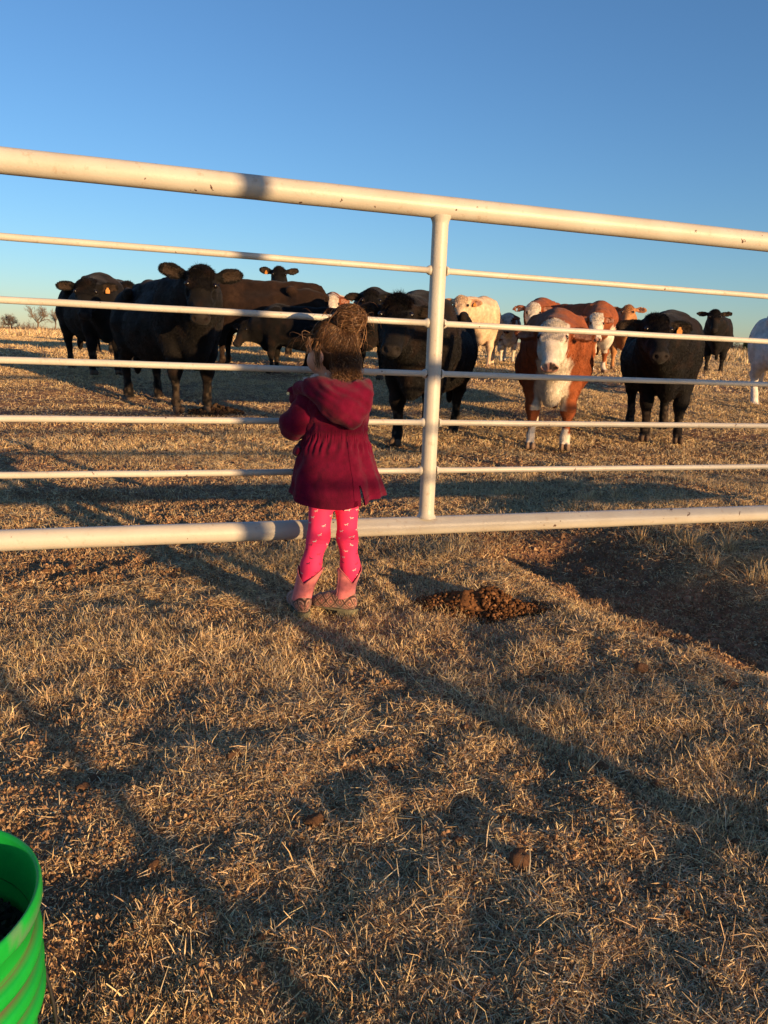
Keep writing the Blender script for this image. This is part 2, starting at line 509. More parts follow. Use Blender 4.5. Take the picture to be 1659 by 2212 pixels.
layer(26.0, 70.0, 130, (0.08, 0.17), (0.018, 0.045), 0.5, 0.03, p0, 3)
cat_ = [np.concatenate([g[i] for g in GR]) for i in range(8)]
blades('dry_grass', 'short dry straw coloured pasture grass', *cat_)
# crumbs of soil lying between the straws
def crumbs(y0, y1, dens, r0, r1, margin):
    X, Y = scatter(y0, y1, dens, margin); n = len(X)
    base = np.array([[1, 0, -.5], [-.5, .87, -.5], [-.5, -.87, -.5], [.3, .1, .8], [-.4, .5, .6]], float); tri = np.array([[0, 1, 4], [0, 4, 3], [1, 2, 4], [2, 3, 4], [2, 0, 3], [0, 2, 1]])
    r = rng.uniform(r0, r1, n) * rng.choice([.6, 1.0, 1.6], n, p=[.5, .4, .1]); a = rng.uniform(0, 6.28, n)
    B_ = base[None] * rng.uniform(.6, 1.3, (n, 5, 1)); ca, sa = np.cos(a)[:, None], np.sin(a)[:, None]
    V = np.stack([B_[..., 0] * ca - B_[..., 1] * sa, B_[..., 0] * sa + B_[..., 1] * ca, B_[..., 2]], -1) * r[:, None, None]
    V[..., 0] += X[:, None]; V[..., 1] += Y[:, None]; V[..., 2] += (terr(X, Y) + r * .3 + rng.uniform(0, .006, n))[:, None]
    C = np.array([[.30, .17, .09], [.22, .12, .065], [.38, .25, .14]])[rng.choice(3, n)] * rng.uniform(.8, 1.2, (n, 1))
    return V.reshape(-1, 3), (tri[None] + (np.arange(n) * 5)[:, None, None]).reshape(-1, 3), np.repeat(C, 5, axis=0)
c1, c2, c3 = crumbs(.45, 1.8, 15000, .0015, .0045, .5), crumbs(1.8, 3.4, 7000, .002, .005, .6), crumbs(3.4, 7.5, 1600, .003, .009, .9)
c4 = crumbs(1.8, 4.4, 9000, .002, .007, .8)
ctr = c4[0].reshape(-1, 5, 3).mean(1); kd = np.flatnonzero(dirtmask(ctr[:, 0], ctr[:, 1]) > .5)
c4 = (c4[0].reshape(-1, 5, 3)[kd].reshape(-1, 3), (c4[1].reshape(-1, 6, 3)[kd] - (kd * 5)[:, None, None] + (np.arange(len(kd)) * 5)[:, None, None]).reshape(-1, 3), c4[2].reshape(-1, 5, 3)[kd].reshape(-1, 3))
vs = [c1, c2, c3, c4]; off = np.cumsum([0] + [len(c[0]) for c in vs])
tag(link('soil_crumbs', mk_mesh('soil_crumbs', np.concatenate([c[0] for c in vs]), [np.concatenate([c[1] + o_ for c, o_ in zip(vs, off)])], np.concatenate([c[2] for c in vs]), smooth=False), M_clod), 'crumbs of reddish soil between the straws', 'soil', None, 'stuff')
# taller bleached tufts: on the right bank and on the far rise
def tufts(name, label, centres, nb, Lr, Wr, spread):
    X, Y, L, Wd, el, az, lf = [], [], [], [], [], [], []
    for (cx, cy) in centres:
        n = rng.integers(nb[0], nb[1]); a = rng.uniform(0, 2 * math.pi, n); r = np.abs(rng.normal(0, spread, n))
        X.append(cx + np.cos(a) * r); Y.append(cy + np.sin(a) * r); L.append(rng.uniform(*Lr, n)); Wd.append(rng.uniform(*Wr, n))
        el.append(np.clip(1.4 - r / spread * .5 + rng.normal(0, .25, n), .2, 1.5)); az.append(a + rng.normal(0, .4, n)); lf.append(np.zeros(n))
    X, Y, L, Wd, el, az, lf = [np.concatenate(v) for v in (X, Y, L, Wd, el, az, lf)]
    return blades(name, label, X, Y, L, Wd, el, az, lf, pick(len(X), p0))
bankc = []
for _ in range(420):
    x = rng.uniform(1.0, 3.6); y = rng.uniform(1.5, 4.6); d, s, t = hollow(np.array([x]), np.array([y]))
    if s[0] > 0 and 0.42 < d[0] < 1.7: bankc.append((x, y))
tufts('bank_grass', 'longer matted dry grass on the bank beside the bare hollow', bankc, (35, 80), (0.03, 0.085), (0.001, 0.0022), 0.03)
fc = [(rng.normal(14.8, 2.6), rng.normal(29, 3)) for _ in range(260)] + [(rng.uniform(-22, 24), rng.uniform(24, 60)) for _ in range(500)]
tufts('far_tufts', 'tall dry grass tufts on the far rise', fc, (25, 50), (0.15, 0.42), (0.008, 0.02), 0.12)
#=== FENCE
exec_marker = 0
# ------------------------------------------------------------------ pipe fence
FA = math.radians(19.0)
FD = np.array([math.cos(FA), math.sin(FA), 0.0])
FP = np.array([0.16, 2.836, 0.0])
SLOPE = -0.0075
def fence_pt(s, z):
    return FP + FD * s + np.array([0, 0, z + SLOPE * s])
def pipe(name, s0, s1, z, r, parent, weld=(False, False), n=24, wob=0.0003):
    mb = MB(); m = max(2, int(abs(s1 - s0) / 0.12))
    ss = list(np.linspace(s0, s1, m + 1)); rr = [r] * len(ss)
    wv = rng.normal(0, wob, len(ss))
    if weld[0]: ss = [s0, s0 + .004, s0 + .010, s0 + 0.014] + ss[1:]; rr = [r + .006, r + .006, r + .003, r] + rr[1:]; wv = np.concatenate([[wv[0]] * 3, wv])
    if weld[1]: ss = ss[:-1] + [s1 - .014, s1 - .010, s1 - .004, s1]; rr = rr[:-1] + [r, r + .003, r + .006, r + .006]; wv = np.concatenate([wv, [wv[-1]] * 3])
    pts = [fence_pt(s, z) + np.array([0, 0, w]) for s, w in zip(ss, wv)]
    tube(mb, pts, rr, n)
    return link(name, mb.mesh(name), M_paint, parent)
fence = empty('pipe_fence', tuple(FP))
tag(fence, 'cream painted steel pipe gate panel with five thin rods between thick top and bottom pipes', 'fence')
S0, S1 = -2.45, 3.1
def fpart(o): 
    o.matrix_parent_inverse = fence.matrix_world.inverted() if False else Matrix.Translation(-Vector(FP)); return o
fpart(pipe('top_rail', S0, S1, 1.388, 0.0375, fence, n=32))
fpart(pipe('bottom_rail', S0, S1, 0.254, 0.0345, fence, n=32))
PR = 0.0285
mb = MB()
zz = [0.254 + .030, 0.254 + .036, .254 + .044] + list(np.linspace(0.32, 1.33, 9)) + [1.342, 1.352, 1.36]
rr = [PR + .008, PR + .007, PR + .001] + [PR] * 9 + [PR + .002, PR + .007, PR + .009]
tube(mb, [fence_pt(0, z) for z in zz], rr, 32)
fpart(link('post', mb.mesh('post'), M_paint, fence))
for z in (1.177, 0.9965, 0.8185, 0.6415, 0.4635):
    fpart(pipe('rod', S0 + .02, -PR - .001, z, 0.0108, fence, (True, True)))
    fpart(pipe('rod', PR + .001, S1 - .02, z, 0.0108, fence, (True, True)))
for s in (S0, S1):
    mb = MB(); tube(mb, [fence_pt(s, z) for z in (-0.15, 0.6, 1.46)], 0.04, 24)
    fpart(link('end_post', mb.mesh('end_post'), M_paint, fence))

# ------------------------------------------------------------------ cattle
def rotz(a):
    c, s = math.cos(a), math.sin(a); return np.array([[c, -s, 0], [s, c, 0], [0, 0, 1.0]])
BLACK = np.array([0.0055, 0.0043, 0.0038]); BRN = np.array([0.021, 0.0105, 0.0062]); RED = np.array([0.24, 0.065, 0.022]); WHITE = np.array([0.62, 0.54, 0.44])
CREAM = np.array([0.60, 0.43, 0.28]); TAN = np.array([0.40, 0.185, 0.075]); PINK = np.array([0.48, 0.25, 0.19]); HOOF = np.array([0.20, 0.13, 0.085]); PALE = np.array([0.62, 0.57, 0.53])

def make_cow(scheme, x, y, heading, sc=1.0, hz=1.22, hfwd=0.98, hside=0.0, look=None, pd=58, res=0.02, fur=20000, fat=1.0, earlift=0.0, legs=(0, 0, 0, 0), label='', tagear=0, head=None, hs=1.12, YL=.95, group=None, tuft=1.0, roll=0.0, calf=False):
    H = math.radians(heading)
    root = empty('cow', (x, y, float(terr(x, y)) - 0.005), H)
    root.scale = (sc, sc, sc)
    tag(root, label, 'cow', group)
    Rw = rotz(H)
    fw = fat
    yl = YL; F_ = Field((-1.35, -yl, -0.02), (2.0, yl, 2.15), res)
    # trunk
    F_.ell((-0.12, 0, 0.83), (0.72, 0.355 * fw, 0.35), k=.05)
    F_.ell((-0.28, 0, 0.79), (0.50, 0.378 * fw, 0.33), k=.08)
    F_.ell((-0.10, 0, 1.00), (0.70, 0.165 * fw, 0.26), k=.10)
    F_.ell((0.42, 0, 0.90), (0.34, 0.27 * fw, 0.34), k=.10)
    F_.ell((0.36, 0, 1.08), (0.22, 0.11, 0.20), k=.12)
    F_.ell((-0.78, 0, 0.94), (0.30, 0.275 * fw, 0.28), k=.10)
    F_.cone((0.45, 0, 1.24), (-0.55, 0, 1.20), 0.07, 0.09, k=.12)
    F_.cone((-0.55, 0, 1.22), (-0.92, 0, 1.24), 0.07, 0.05, k=.10)
    for s in (-1, 1):
        F_.ell((-0.58, s * .225, 1.165), (.085, .045, .06), k=.035)
        F_.ell((0.34, s * .20, 1.06), (.07, .035, .20), k=.05)
        F_.ell((-0.46, s * .30 * fw, 1.03), (.11, .07, .07), k=.06, op='s')
        F_.ell((-0.99, s * .11, 1.08), (.07, .06, .08), k=.07)
        F_.ell((0.40, s * .20 * fw, 0.92), (.20, .10, .33), k=.10)
        F_.ell((-0.80, s * .19, 0.86), (.23, .13, .33), k=.10)
    F_.ell((0.60, 0, 0.66), (.19, .125, .22), k=.10)          # brisket
    F_.ell((0.64, 0, 0.52), (.07, .05, .09), k=.06)
    if not calf: F_.ell((-0.50, 0, 0.52), (.16, .12, .10), k=.06)
    # head frame
    hp = np.array([hfwd, hside, hz])
    if head is not None:
        hwp = W(head[0], head[1], head[2])
        hp = rotz(-H) @ (hwp - np.array([x, y, root.location[2]])) / sc
    hw = Rw @ (hp * sc) + np.array([x, y, root.location[2]])
    if look is None: look = 0.0
    tocam = math.atan2(CP[1] - hw[1], CP[0] - hw[0]) + math.radians(look)
    la = tocam - H
    pr = math.radians(pd)
    a_ = np.array([math.cos(la), math.sin(la), 0])
    N_ = a_ * math.cos(pr) + np.array([0, 0, -math.sin(pr)])      # along the nose
    S_ = np.array([-math.sin(la), math.cos(la), 0])
    if roll:
        rr_ = math.radians(roll); Fn = np.cross(N_, S_) ; S_ = S_ * math.cos(rr_) + Fn * math.sin(rr_)
    U_ = np.cross(N_, S_); 
    if U_ @ (a_ + np.array([0, 0, .3])) < 0: U_ = -U_               # face normal
    HB = np.stack([N_, S_, U_])
    def hpnt(n, s, u): return hp + hs * (N_ * n + S_ * s + U_ * u)
    # neck
    nb = hpnt(0.10, 0, -0.10)
    sh = np.array([0.48, 0, 1.0]); mid = (sh + nb) / 2 + np.array([.03, 0, .0])
    F_.cone(sh, mid, .30, .225, k=.12); F_.cone(mid, nb, .215, .145, k=.10)
    F_.cone((0.40, 0, 1.20), hpnt(0.02, 0, -.08), .10, .09, k=.12)
    F_.cone((0.60, 0, 0.72), hpnt(0.22, 0, -.13), .12, .06, k=.12)
    # skull
    F_.ell(hpnt(0.06, 0, -0.01), (.125, .118, .115), HB, k=.04)
    F_.ell(hpnt(0.17, 0, -0.03), (.14, .120, .115), HB, k=.05)
    F_.cone(hpnt(0.20, 0, -0.03), hpnt(0.40, 0, -0.015), .098, .074, k=.04)
    F_.ell(hpnt(0.455, 0, -0.012), (.055, .086, .066), HB, k=.035)
    F_.cone(hpnt(0.18, 0, -0.10), hpnt(0.42, 0, -0.065), .065, .045, k=.05)
    for s in (-1, 1):
        F_.ell(hpnt(0.165, s * .095, 0.035), (.045, .022, .030), HB, k=.03)
        F_.ell(hpnt(0.24, s * .075, -0.06), (.10, .035, .06), HB, k=.05)
        F_.ell(hpnt(0.490, s * .046, 0.016), (.024, .019, .020), HB, k=.008, op='s')
        F_.ell(hpnt(0.225, s * .118, -0.005), (.045, .030, .040), HB, k=.03, op='s')
    F_.cone(hpnt(0.495, -.06, -.050), hpnt(0.495, .06, -.050), .006, .006, k=.012, op='s')
    # ears
    ears = []
    for s in (-1, 1):
        base = hpnt(0.03, s * .105, -0.03)
        drop = -0.10 + earlift
        up = np.array([0, 0, 1.0])
        d = S_ * s + up * drop + N_ * 0.02 - a_ * 0.12; d /= np.linalg.norm(d)
        f2 = a_ * .9 - up * .25; f2 = f2 - d * (f2 @ d); f2 /= np.linalg.norm(f2); g2 = np.cross(d, f2)
        EB = np.stack([d, g2, f2])
        c = base + d * .115 * hs
        F_.cone(base, base + d * .05, .035, .034, k=.03)
        F_.ell(c + d * .015, (.115 * hs, .062 * hs, .026), EB, k=.02)
        F_.ell(c + d * .025 + f2 * .020, (.075 * hs, .036 * hs, .018), EB, k=.012, op='s')
        ears.append((c, d, g2, f2))
    # legs
    feet = []
    for i, s in enumerate((1, -1)):
        o = legs[i]
        ft = np.array([0.50 + o, s * 0.165, 0])
        F_.chain([(0.42, s * .185, .80), (0.46 + o * .4, s * .178, .60), (0.49 + o * .8, s * .17, .405), (0.485 + o, s * .168, .36)], [.118, .084, .061, .050], k=.06)
        F_.chain([(0.485 + o, s * .168, .36), (0.48 + o, s * .165, .17), (0.475 + o, s * .165, .125)], [.050, .034, .043], k=.03)
        F_.cone((0.475 + o, s * .165, .125), (0.505 + o, s * .165, .06), .045, .046, k=.02)
        feet.append(ft)
    for i, s in enumerate((1, -1)):
        o = legs[2 + i]
        ft = np.array([-0.80 + o, s * 0.17, 0])
        F_.chain([(-0.72, s * .20, .84), (-0.66 + o * .4, s * .20, .66), (-0.88 + o * .8, s * .18, .47)], [.16, .110, .060], k=.07)
        F_.chain([(-0.885 + o * .8, s * .18, .47), (-0.84 + o, s * .17, .20), (-0.83 + o, s * .17, .125)], [.056, .038, .045], k=.04)
        F_.cone((-0.83 + o, s * .17, .125), (-0.80 + o, s * .17, .06), .046, .048, k=.02)
        feet.append(ft)
    for ft in feet:
        for s2 in (-1, 1):
            F_.ell(ft + np.array([0.04, s2 * .027, .032]), (.062, .026, .046), k=.008)
    # tail
    F_.chain([(-0.98, 0, 1.22), (-1.09, 0.01, 1.08), (-1.12, 0.03, .75), (-1.10, .04, .5)], [.04, .028, .018, .03], k=.04)
    F_.ell((-1.10, .04, .42), (.045, .045, .13), k=.03)
    sd_ = int(abs(x * 37 + y * 91)) % 999
    F_.disp(lambda P: (vn3(P, 0.12, sd_) - .5) * 0.018 + (vn3(P, 0.05, sd_ + 1) - .5) * 0.008)
    V, Q = F_.nets()
    V[:, 2] = np.maximum(V[:, 2], 0.0)
    Nn, fa = vnormals(V, Q)
    # ---- hide colour
    hl = (V - hp) @ HB.T / hs                       # head coordinates
    X_, Y_, Z_ = V.T
    inhead = (hl[:, 0] > -0.12) & (hl[:, 0] < 0.6) & (np.abs(hl[:, 1]) < 0.17) & (hl[:, 2] > -0.20) & (np.linalg.norm(V - hp, axis=1) < .62)
    inear = np.zeros(len(V), bool); eart = np.zeros(len(V)); einner = np.zeros(len(V), bool)
    for (c, d, g2, f2) in ears:
        e = V - c; t = e @ d
        m = (t > -.07) & (t < .17) & (np.abs(e @ g2) < .08) & (np.abs(e @ f2) < .06)
        inear |= m; eart = np.where(m, t, eart); einner |= m & (np.abs(e @ g2) < .035 * hs) & (t > -.05) & (t < .10) & ((Nn @ f2) > 0.4)
    nz = vn3(V, 0.10, 50 + sd_); nz2 = vn3(V, 0.03, 51 + sd_)
    def mixc(C, m, c):
        m = np.clip(m, 0, 1)[:, None]; return C * (1 - m) + np.asarray(c) * m
    base = {'black': BLACK, 'brown': BRN, 'hereford': RED, 'cream': CREAM, 'tan': TAN, 'white': PALE, 'redwhite': RED * .8}[scheme]
    C = np.tile(base, (len(V), 1)) * (0.8 + 0.4 * nz)[:, None]
    if scheme in ('black', 'brown'):
        C = mixc(C, 0.5 * sstep(.5, .8, nz) , BRN * (1.0 if scheme == 'black' else 1.6))
        C = mixc(C, 0.8 * (Z_ < .32) * sstep(.45, .7, nz2), (0.06, .042, .028))
    if scheme in ('hereford', 'redwhite'):
        w = inhead * sstep(-.015, .015, hl[:, 2] + .088 - .02 * (nz2 - .5)) * sstep(.135, .12, np.abs(hl[:, 1])) * sstep(-.12, -.09, hl[:, 0])
        bri = sstep(.42, .50, X_ + (nz2 - .5) * .12) * sstep(.90, .84, Z_ + (nz2 - .5) * .1 - .12 * (nz - .5)) * sstep(.175, .14, np.abs(Y_) + (nz - .5) * .09) * (Z_ > .38)
        bel = sstep(.60, .54, Z_ + (nz - .5) * .1) * (Z_ > .42) * (X_ < .30) * (np.abs(Y_) < .20) 
        leg = sstep(.235, .20, Z_ + (nz2 - .5) * .06 + .06 * (np.abs(Y_) > .19))
        if scheme == 'redwhite':
            bri = np.maximum(bri, sstep(.2, .3, X_) * sstep(.52, .6, nz)); leg = sstep(.60, .5, Z_ + (nz - .5) * .3)
        C = mixc(C, np.maximum.reduce([w, bri, bel, leg]) * ~inear, WHITE * (0.85 + .3 * nz2)[:, None])
        C = mixc(C, inear * (1 - sstep(.0, -.05, eart)) * 1.0, RED * .8)
    if scheme in ('cream', 'white', 'tan'):
        C = mixc(C, .45 * sstep(.5, .2, Z_) , base * 1.25)
        C = mixc(C, .3 * sstep(.55, .8, nz), base * .7)
        if scheme == 'cream': C = mixc(C, inear * .7, TAN)
    # muzzle
    mz = inhead * sstep(.455, .475, hl[:, 0] + .0 + (nz2 - .5) * .02) * (hl[:, 2] > -.045)
    C = mixc(C, mz, {'black': (.022, .017, .015), 'brown': (.022, .017, .015)}.get(scheme, PINK * (.75 if scheme in ('tan', 'redwhite') else 1)))
    if scheme not in ('black', 'brown'):
        C = mixc(C, mz * sstep(.48, .62, nz2) * (hl[:, 1] > 0), (.03, .02, .02))
        for s in (-1, 1):
            C = mixc(C, inhead * sstep(.044, .030, np.linalg.norm(hl - np.array([.168, s * .115, .038]), axis=1)), PINK * .45)
        C = mixc(C, einner * .8, PINK * .8)
    else:
        C = mixc(C, einner * .7, (.05, .032, .022))
    for s in (-1, 1): C = mixc(C, inhead * sstep(.022, .014, np.linalg.norm(hl - np.array([.484, s * .046, .014]), axis=1)), (.012, .007, .006))
    C = mixc(C, (Z_ < .065) * 1.0, HOOF * (.45 if scheme in ('black', 'brown') else 1.2))
    body = link('body', mk_mesh('cow_body', V, [Q], C), M_furbody, root)
    # ---- fur strands
    nh = fur * 3
    nzs = nh
    p = fa.copy()
    fc_ = V[Q].mean(1)
    hlf = (fc_ - hp) @ HB.T / hs
    poll = (hlf[:, 0] < 0.10) & (hlf[:, 0] > -.12) & (np.abs(hlf[:, 1]) < .10) & (hlf[:, 2] > -.06)
    fore = (hlf[:, 0] < 0.22) & (hlf[:, 0] > -.1) & (np.abs(hlf[:, 1]) < .09) & (hlf[:, 2] > 0.03)
    earf = inear[Q[:, 0]]
    headf = inhead[Q[:, 0]]
    p *= np.where(poll, 3.5 * tuft, 1) * np.where(fore & ~poll, 3, 1) * np.where(earf, 3, 1)
    p[(fc_[:, 2] < .07) | (headf & (hlf[:, 0] > .41) & (hlf[:, 2] > -.06))] = 0
    p /= p.sum()
    fi = rng.choice(len(Q), nh, p=p)
    uu, vv = rng.random(nh), rng.random(nh)
    q = V[Q[fi]]; P0 = (q[:, 0] * (1 - uu)[:, None] + q[:, 1] * uu[:, None]) * (1 - vv)[:, None] + (q[:, 3] * (1 - uu)[:, None] + q[:, 2] * uu[:, None]) * vv[:, None]
    n0 = Nn[Q[fi, 0]]
    flow = np.tile(np.array([-0.6, 0, -0.8]), (nh, 1))
    hf = headf[fi]; flow[hf] = N_ * 0.8
    po = poll[fi]; ef = earf[fi]; fo = fore[fi]
    flow[po] = N_ * .55 + np.array([0, 0, 0.12])
    flow[fo & ~po] = N_ * 1.0
    d = n0 * 0.22 + flow * 0.9 + rng.normal(0, .20, (nh, 3))
    mf = fo & ~po; wv_ = np.sin(hl[Q[fi, 0], 0] * 90 + hl[Q[fi, 0], 1] * 60) * .35
    d[mf] = n0[mf] * .22 + N_ * 1.0 + S_ * wv_[mf][:, None] + rng.normal(0, .12, (mf.sum(), 3))
    d[ef] = n0[ef] * .4 + rng.normal(0, .4, (ef.sum(), 3))
    for (c, dd, g2, f2) in ears:
        t = (P0 - c) @ dd; m = ef & (np.abs(t) < .2) & (np.linalg.norm(P0 - c, axis=1) < .2)
        d[m] += dd * .5
    L = np.where(po, rng.uniform(.012, .045, nh) * tuft, np.where(ef, rng.uniform(.005, .018, nh), np.where(fo, rng.uniform(.010, .026, nh), np.where(hf, rng.uniform(.003, .008, nh), rng.uniform(.008, .020, nh)))))
    bel = (P0[:, 2] < .6) & (P0[:, 2] > .4) & ~hf
    L = np.where(bel, L * 1.3, L); L = np.where((P0[:, 2] < .45) & ~hf, L * .5, L)
    d /= np.linalg.norm(d, axis=1, keepdims=True)
    wdt = max(0.0010, res * .058) * np.where(po | ef, 1.0, 1.0)
    sd = np.cross(d, rng.normal(0, 1, (nh, 3))); sd /= np.linalg.norm(sd, axis=1, keepdims=True) + 1e-9
    Pm = P0 + d * (L * .55)[:, None]
    d2 = d + flow * .5 + np.array([0, 0, -.35]); d2 /= np.linalg.norm(d2, axis=1, keepdims=True) + 1e-9
    Pt = Pm + d2 * (L * .45)[:, None]
    Vh = np.stack([P0 - sd * wdt[:, None], P0 + sd * wdt[:, None], Pm + sd * wdt[:, None] * .8, Pm - sd * wdt[:, None] * .8, Pt], 1).reshape(-1, 3)
    b = np.arange(nh)[:, None] * 5
    Ch = np.repeat(C[Q[fi, 0]] * rng.uniform(.85, 1.25, (nh, 1)), 5, axis=0)
    link('coat_hair', mk_mesh('cow_hair', Vh, [b + np.array([3, 2, 4]), b + np.array([0, 1, 2, 3])], Ch), M_hair, root)
    # ---- eyes
    for s in (-1, 1):
        mb = MB()
        c = hpnt(0.168, s * .110, 0.047)
        th = np.linspace(0, math.pi, 9); ph = np.linspace(0, 2 * math.pi, 12, endpoint=False)
        Vs = np.array([[math.sin(t) * math.cos(p_), math.sin(t) * math.sin(p_), math.cos(t)] for t in th for p_ in ph]) * .0225 * hs + c
        Fs = [(i * 12 + j, (i + 1) * 12 + j, (i + 1) * 12 + (j + 1) % 12, i * 12 + (j + 1) % 12) for i in range(8) for j in range(12)]
        mb.add(Vs, Fs)
        link('eye', mb.mesh('eye'), M_eye, root)
    if tagear:
        c, d_, g2, f2 = ears[0 if tagear < 0 else 1]
        p0_ = c + f2 * .035 + d_ * .0
        a2 = np.array([0, 0, -1.0]); b2 = np.cross(a2, f2); b2 /= np.linalg.norm(b2)
        mb = MB(); w_, h_ = .026, .062
        out = [(0, -.01), (.012, -.008), (.014, .008), (w_, .022), (w_, h_), (-w_, h_), (-w_, .022), (-.014, .008), (-.012, -.008)]
        fr = [p0_ + b2 * u_ + a2 * v_ + f2 * .002 for u_, v_ in out]; bk = [p0_ + b2 * u_ + a2 * v_ - f2 * .002 for u_, v_ in out]
        n_ = len(out); Vt = np.array(fr + bk)
        mb.add(Vt, [(0, i, i + 1) for i in range(1, n_ - 1)] + [(n_, n_ + i + 1, n_ + i) for i in range(1, n_ - 1)])
        mb.add(Vt, [(i, (i + 1) % n_, n_ + (i + 1) % n_, n_ + i) for i in range(n_)])
        link('ear_tag', mb.mesh('ear_tag', False), M_tagy, root)
    return root

def at(px, dist):
    """ground position at depth y=dist under photo column px (row of the feet follows from the terrain)"""
    y = dist; z = float(terr(0, y)); d = None
    py = 742.0 + (EYE - z) * 1662.0 / y
    for _ in range(6):
        P = W(px, py, y)
        z = float(terr(P[0], y)); dz = P[2] - z
        py += dz * 1662.0 / y
    return P[0], y, py
def cow_at(px, dist, heading, legx=0.5, sc=1.0, **k):
    """front feet under column px at depth dist"""
    x, y, py = at(px, dist)
    H = math.radians(heading)
    ox, oy = x - math.cos(H) * legx * sc, y - math.sin(H) * legx * sc
    print('cow', k.get('label', '')[:40], 'feet', px, round(py), 'at', round(x, 2), round(y, 2))
    return make_cow(k.pop('scheme'), ox, oy, heading, sc=sc, **k)
HG = 'herd of cattle behind the fence'
cow_at(229, 10.9, -56, fat=0.88, scheme='black', hz=1.28, hfwd=.96, pd=50, look=-8, res=.02, fur=24000, tagear=1, group=HG, sc=1.02, earlift=.15,
       head=(188,612,10.4), label='black cow standing at the far left end of the herd with yellow ear tag')
cow_at(417, 8.3, -52, hs=1.08, YL=0.8, scheme='black', hz=1.50, hfwd=.86, pd=54, look=-4, res=0.0135, fur=45000, group=HG, sc=1.08, earlift=.35, fat=0.98, roll=-4,
       head=(436,588,7.75), label='big black cow with raised head and widespread ears, standing left of the girl')
cow_at(484, 13.2, 176, scheme='brown', hz=1.25, hfwd=1.1, pd=50, look=-40, res=.022, fur=30000, group=HG, sc=1.09, legx=.5,
       label='dark brown cow standing side-on between the big black cow and the girl')
cow_at(590, 12.5, 170, scheme='black', hz=.95, hfwd=1.05, pd=50, look=-40, res=.022, fur=15000, group=HG, sc=.80, legx=.5, calf=True,
       label='smaller black cow standing broadside in front of the dark brown one')
cow_at(603, 16.2, -85, scheme='black', hz=1.62, hfwd=.85, pd=48, res=.024, fur=14000, group=HG, tagear=-1, earlift=.25, sc=1.0,
       head=(603,582,15.6), label="black cow whose head peers over the dark brown cow's back")
cow_at(716, 16.5, -90, scheme='redwhite', hz=1.32, hfwd=.95, pd=55, look=10, res=.024, fur=12000, group=HG,
       head=(716,643,16.0), label="red and white faced cow showing only its head above the girl's hair bun")
cow_at(890, 6.75, -104, hs=1.05, YL=0.66, fat=1.05, sc=1.0, scheme='black', hz=1.17, hfwd=.90, hside=-.0, pd=46, look=-8, res=0.012, fur=55000, group=HG, tuft=1.3, legs=(.14, -.10, .1, -.1), earlift=-.1,
       head=(862,655,6.15), label='shaggy black cow with tousled poll right behind the fence post')
cow_at(800, 11.8, -112, scheme='black', hz=1.36, hfwd=.92, pd=50, res=.022, fur=16000, group=HG, 
       head=(802,633,11.2), label="black cow half hidden behind the shaggy black cow's head")
cow_at(1036, 15.0, -100, scheme='cream', hz=1.38, hfwd=.92, pd=55, res=.022, fur=18000, group=HG, sc=0.98, tagear=1,
       head=(997,645,14.3), label='cream coloured cow with shaggy head standing right of the post')
cow_at(1094, 17.2, -88, hs=1.0, scheme='redwhite', hz=1.30, hfwd=.85, pd=62, res=.024, fur=12000, group=HG, sc=0.8,
       head=(1096,682,16.5), label='small white faced red calf between the cream cow and the Hereford')
cow_at(1158, 15.6, -118, scheme='hereford', hz=1.40, hfwd=.9, pd=60, look=6, res=.022, fur=16000, group=HG, sc=1.0,
       head=(1152,660,14.9), label='white faced red cow looking over the back of the front Hereford')
cow_at(1181, 7.1, -102, hs=1.0, YL=0.62, scheme='hereford', hz=1.07, hfwd=.93, hside=-.03, pd=47, look=-3, res=0.0115, fur=55000, group=HG, legs=(-.02, .02, 0, 0), fat=1.04, earlift=.0, sc=0.94, tuft=.6,
       head=(1198,706,6.52), label='red Hereford cow with white face, chest and feet facing the camera')
cow_at(1290, 14.4, -58, hs=1.0, scheme='hereford', hz=1.15, hfwd=.88, pd=60, look=10, res=.022, fur=14000, group=HG, sc=0.95,
       head=(1289,684,13.8), label='red cow with small white face behind the right flank of the front Hereford')
cow_at(1337, 15.8, -84, sc=0.87, scheme='tan', hz=1.40, hfwd=.80, pd=48, look=-5, res=.022, fur=16000, group=HG, earlift=.1,
       head=(1358,664,15.2), label='orange tan cow with curly forelock behind the big black cow on the right')
cow_at(1424, 7.55, -101, hs=1.0, sc=0.93, YL=0.66, scheme='black', hz=1.19, hfwd=.90, hside=.05, pd=45, look=12, res=0.012, fur=55000, group=HG, tuft=0.8, fat=1.03, tagear=1, legs=(.03, .0, .3, .0),
       head=(1417,692,6.98), label='big round black cow with orange ear tag right of the Hereford')
cow_at(1540, 16.5, -112, sc=0.87, scheme='black', hz=1.42, hfwd=.9, pd=52, look=8, res=.022, fur=15000, group=HG, earlift=.15,
       head=(1544,674,15.9), label='black cow standing alone on the rise behind the far right rods')
cow_at(1788, 9.3, -84, scheme='white', hz=1.2, hfwd=.95, pd=58, look=20, res=.02, fur=24000, group=HG, sc=1.0,
       label='pale white cow cut off by the right edge of the picture')
cow_at(262, 14.3, -60, scheme='black', hz=1.42, hfwd=.9, pd=50, res=.024, fur=12000, group=HG, earlift=.2,
       head=(276,614,13.5), label="black cow mostly hidden behind the big black cow's rump, one ear showing")
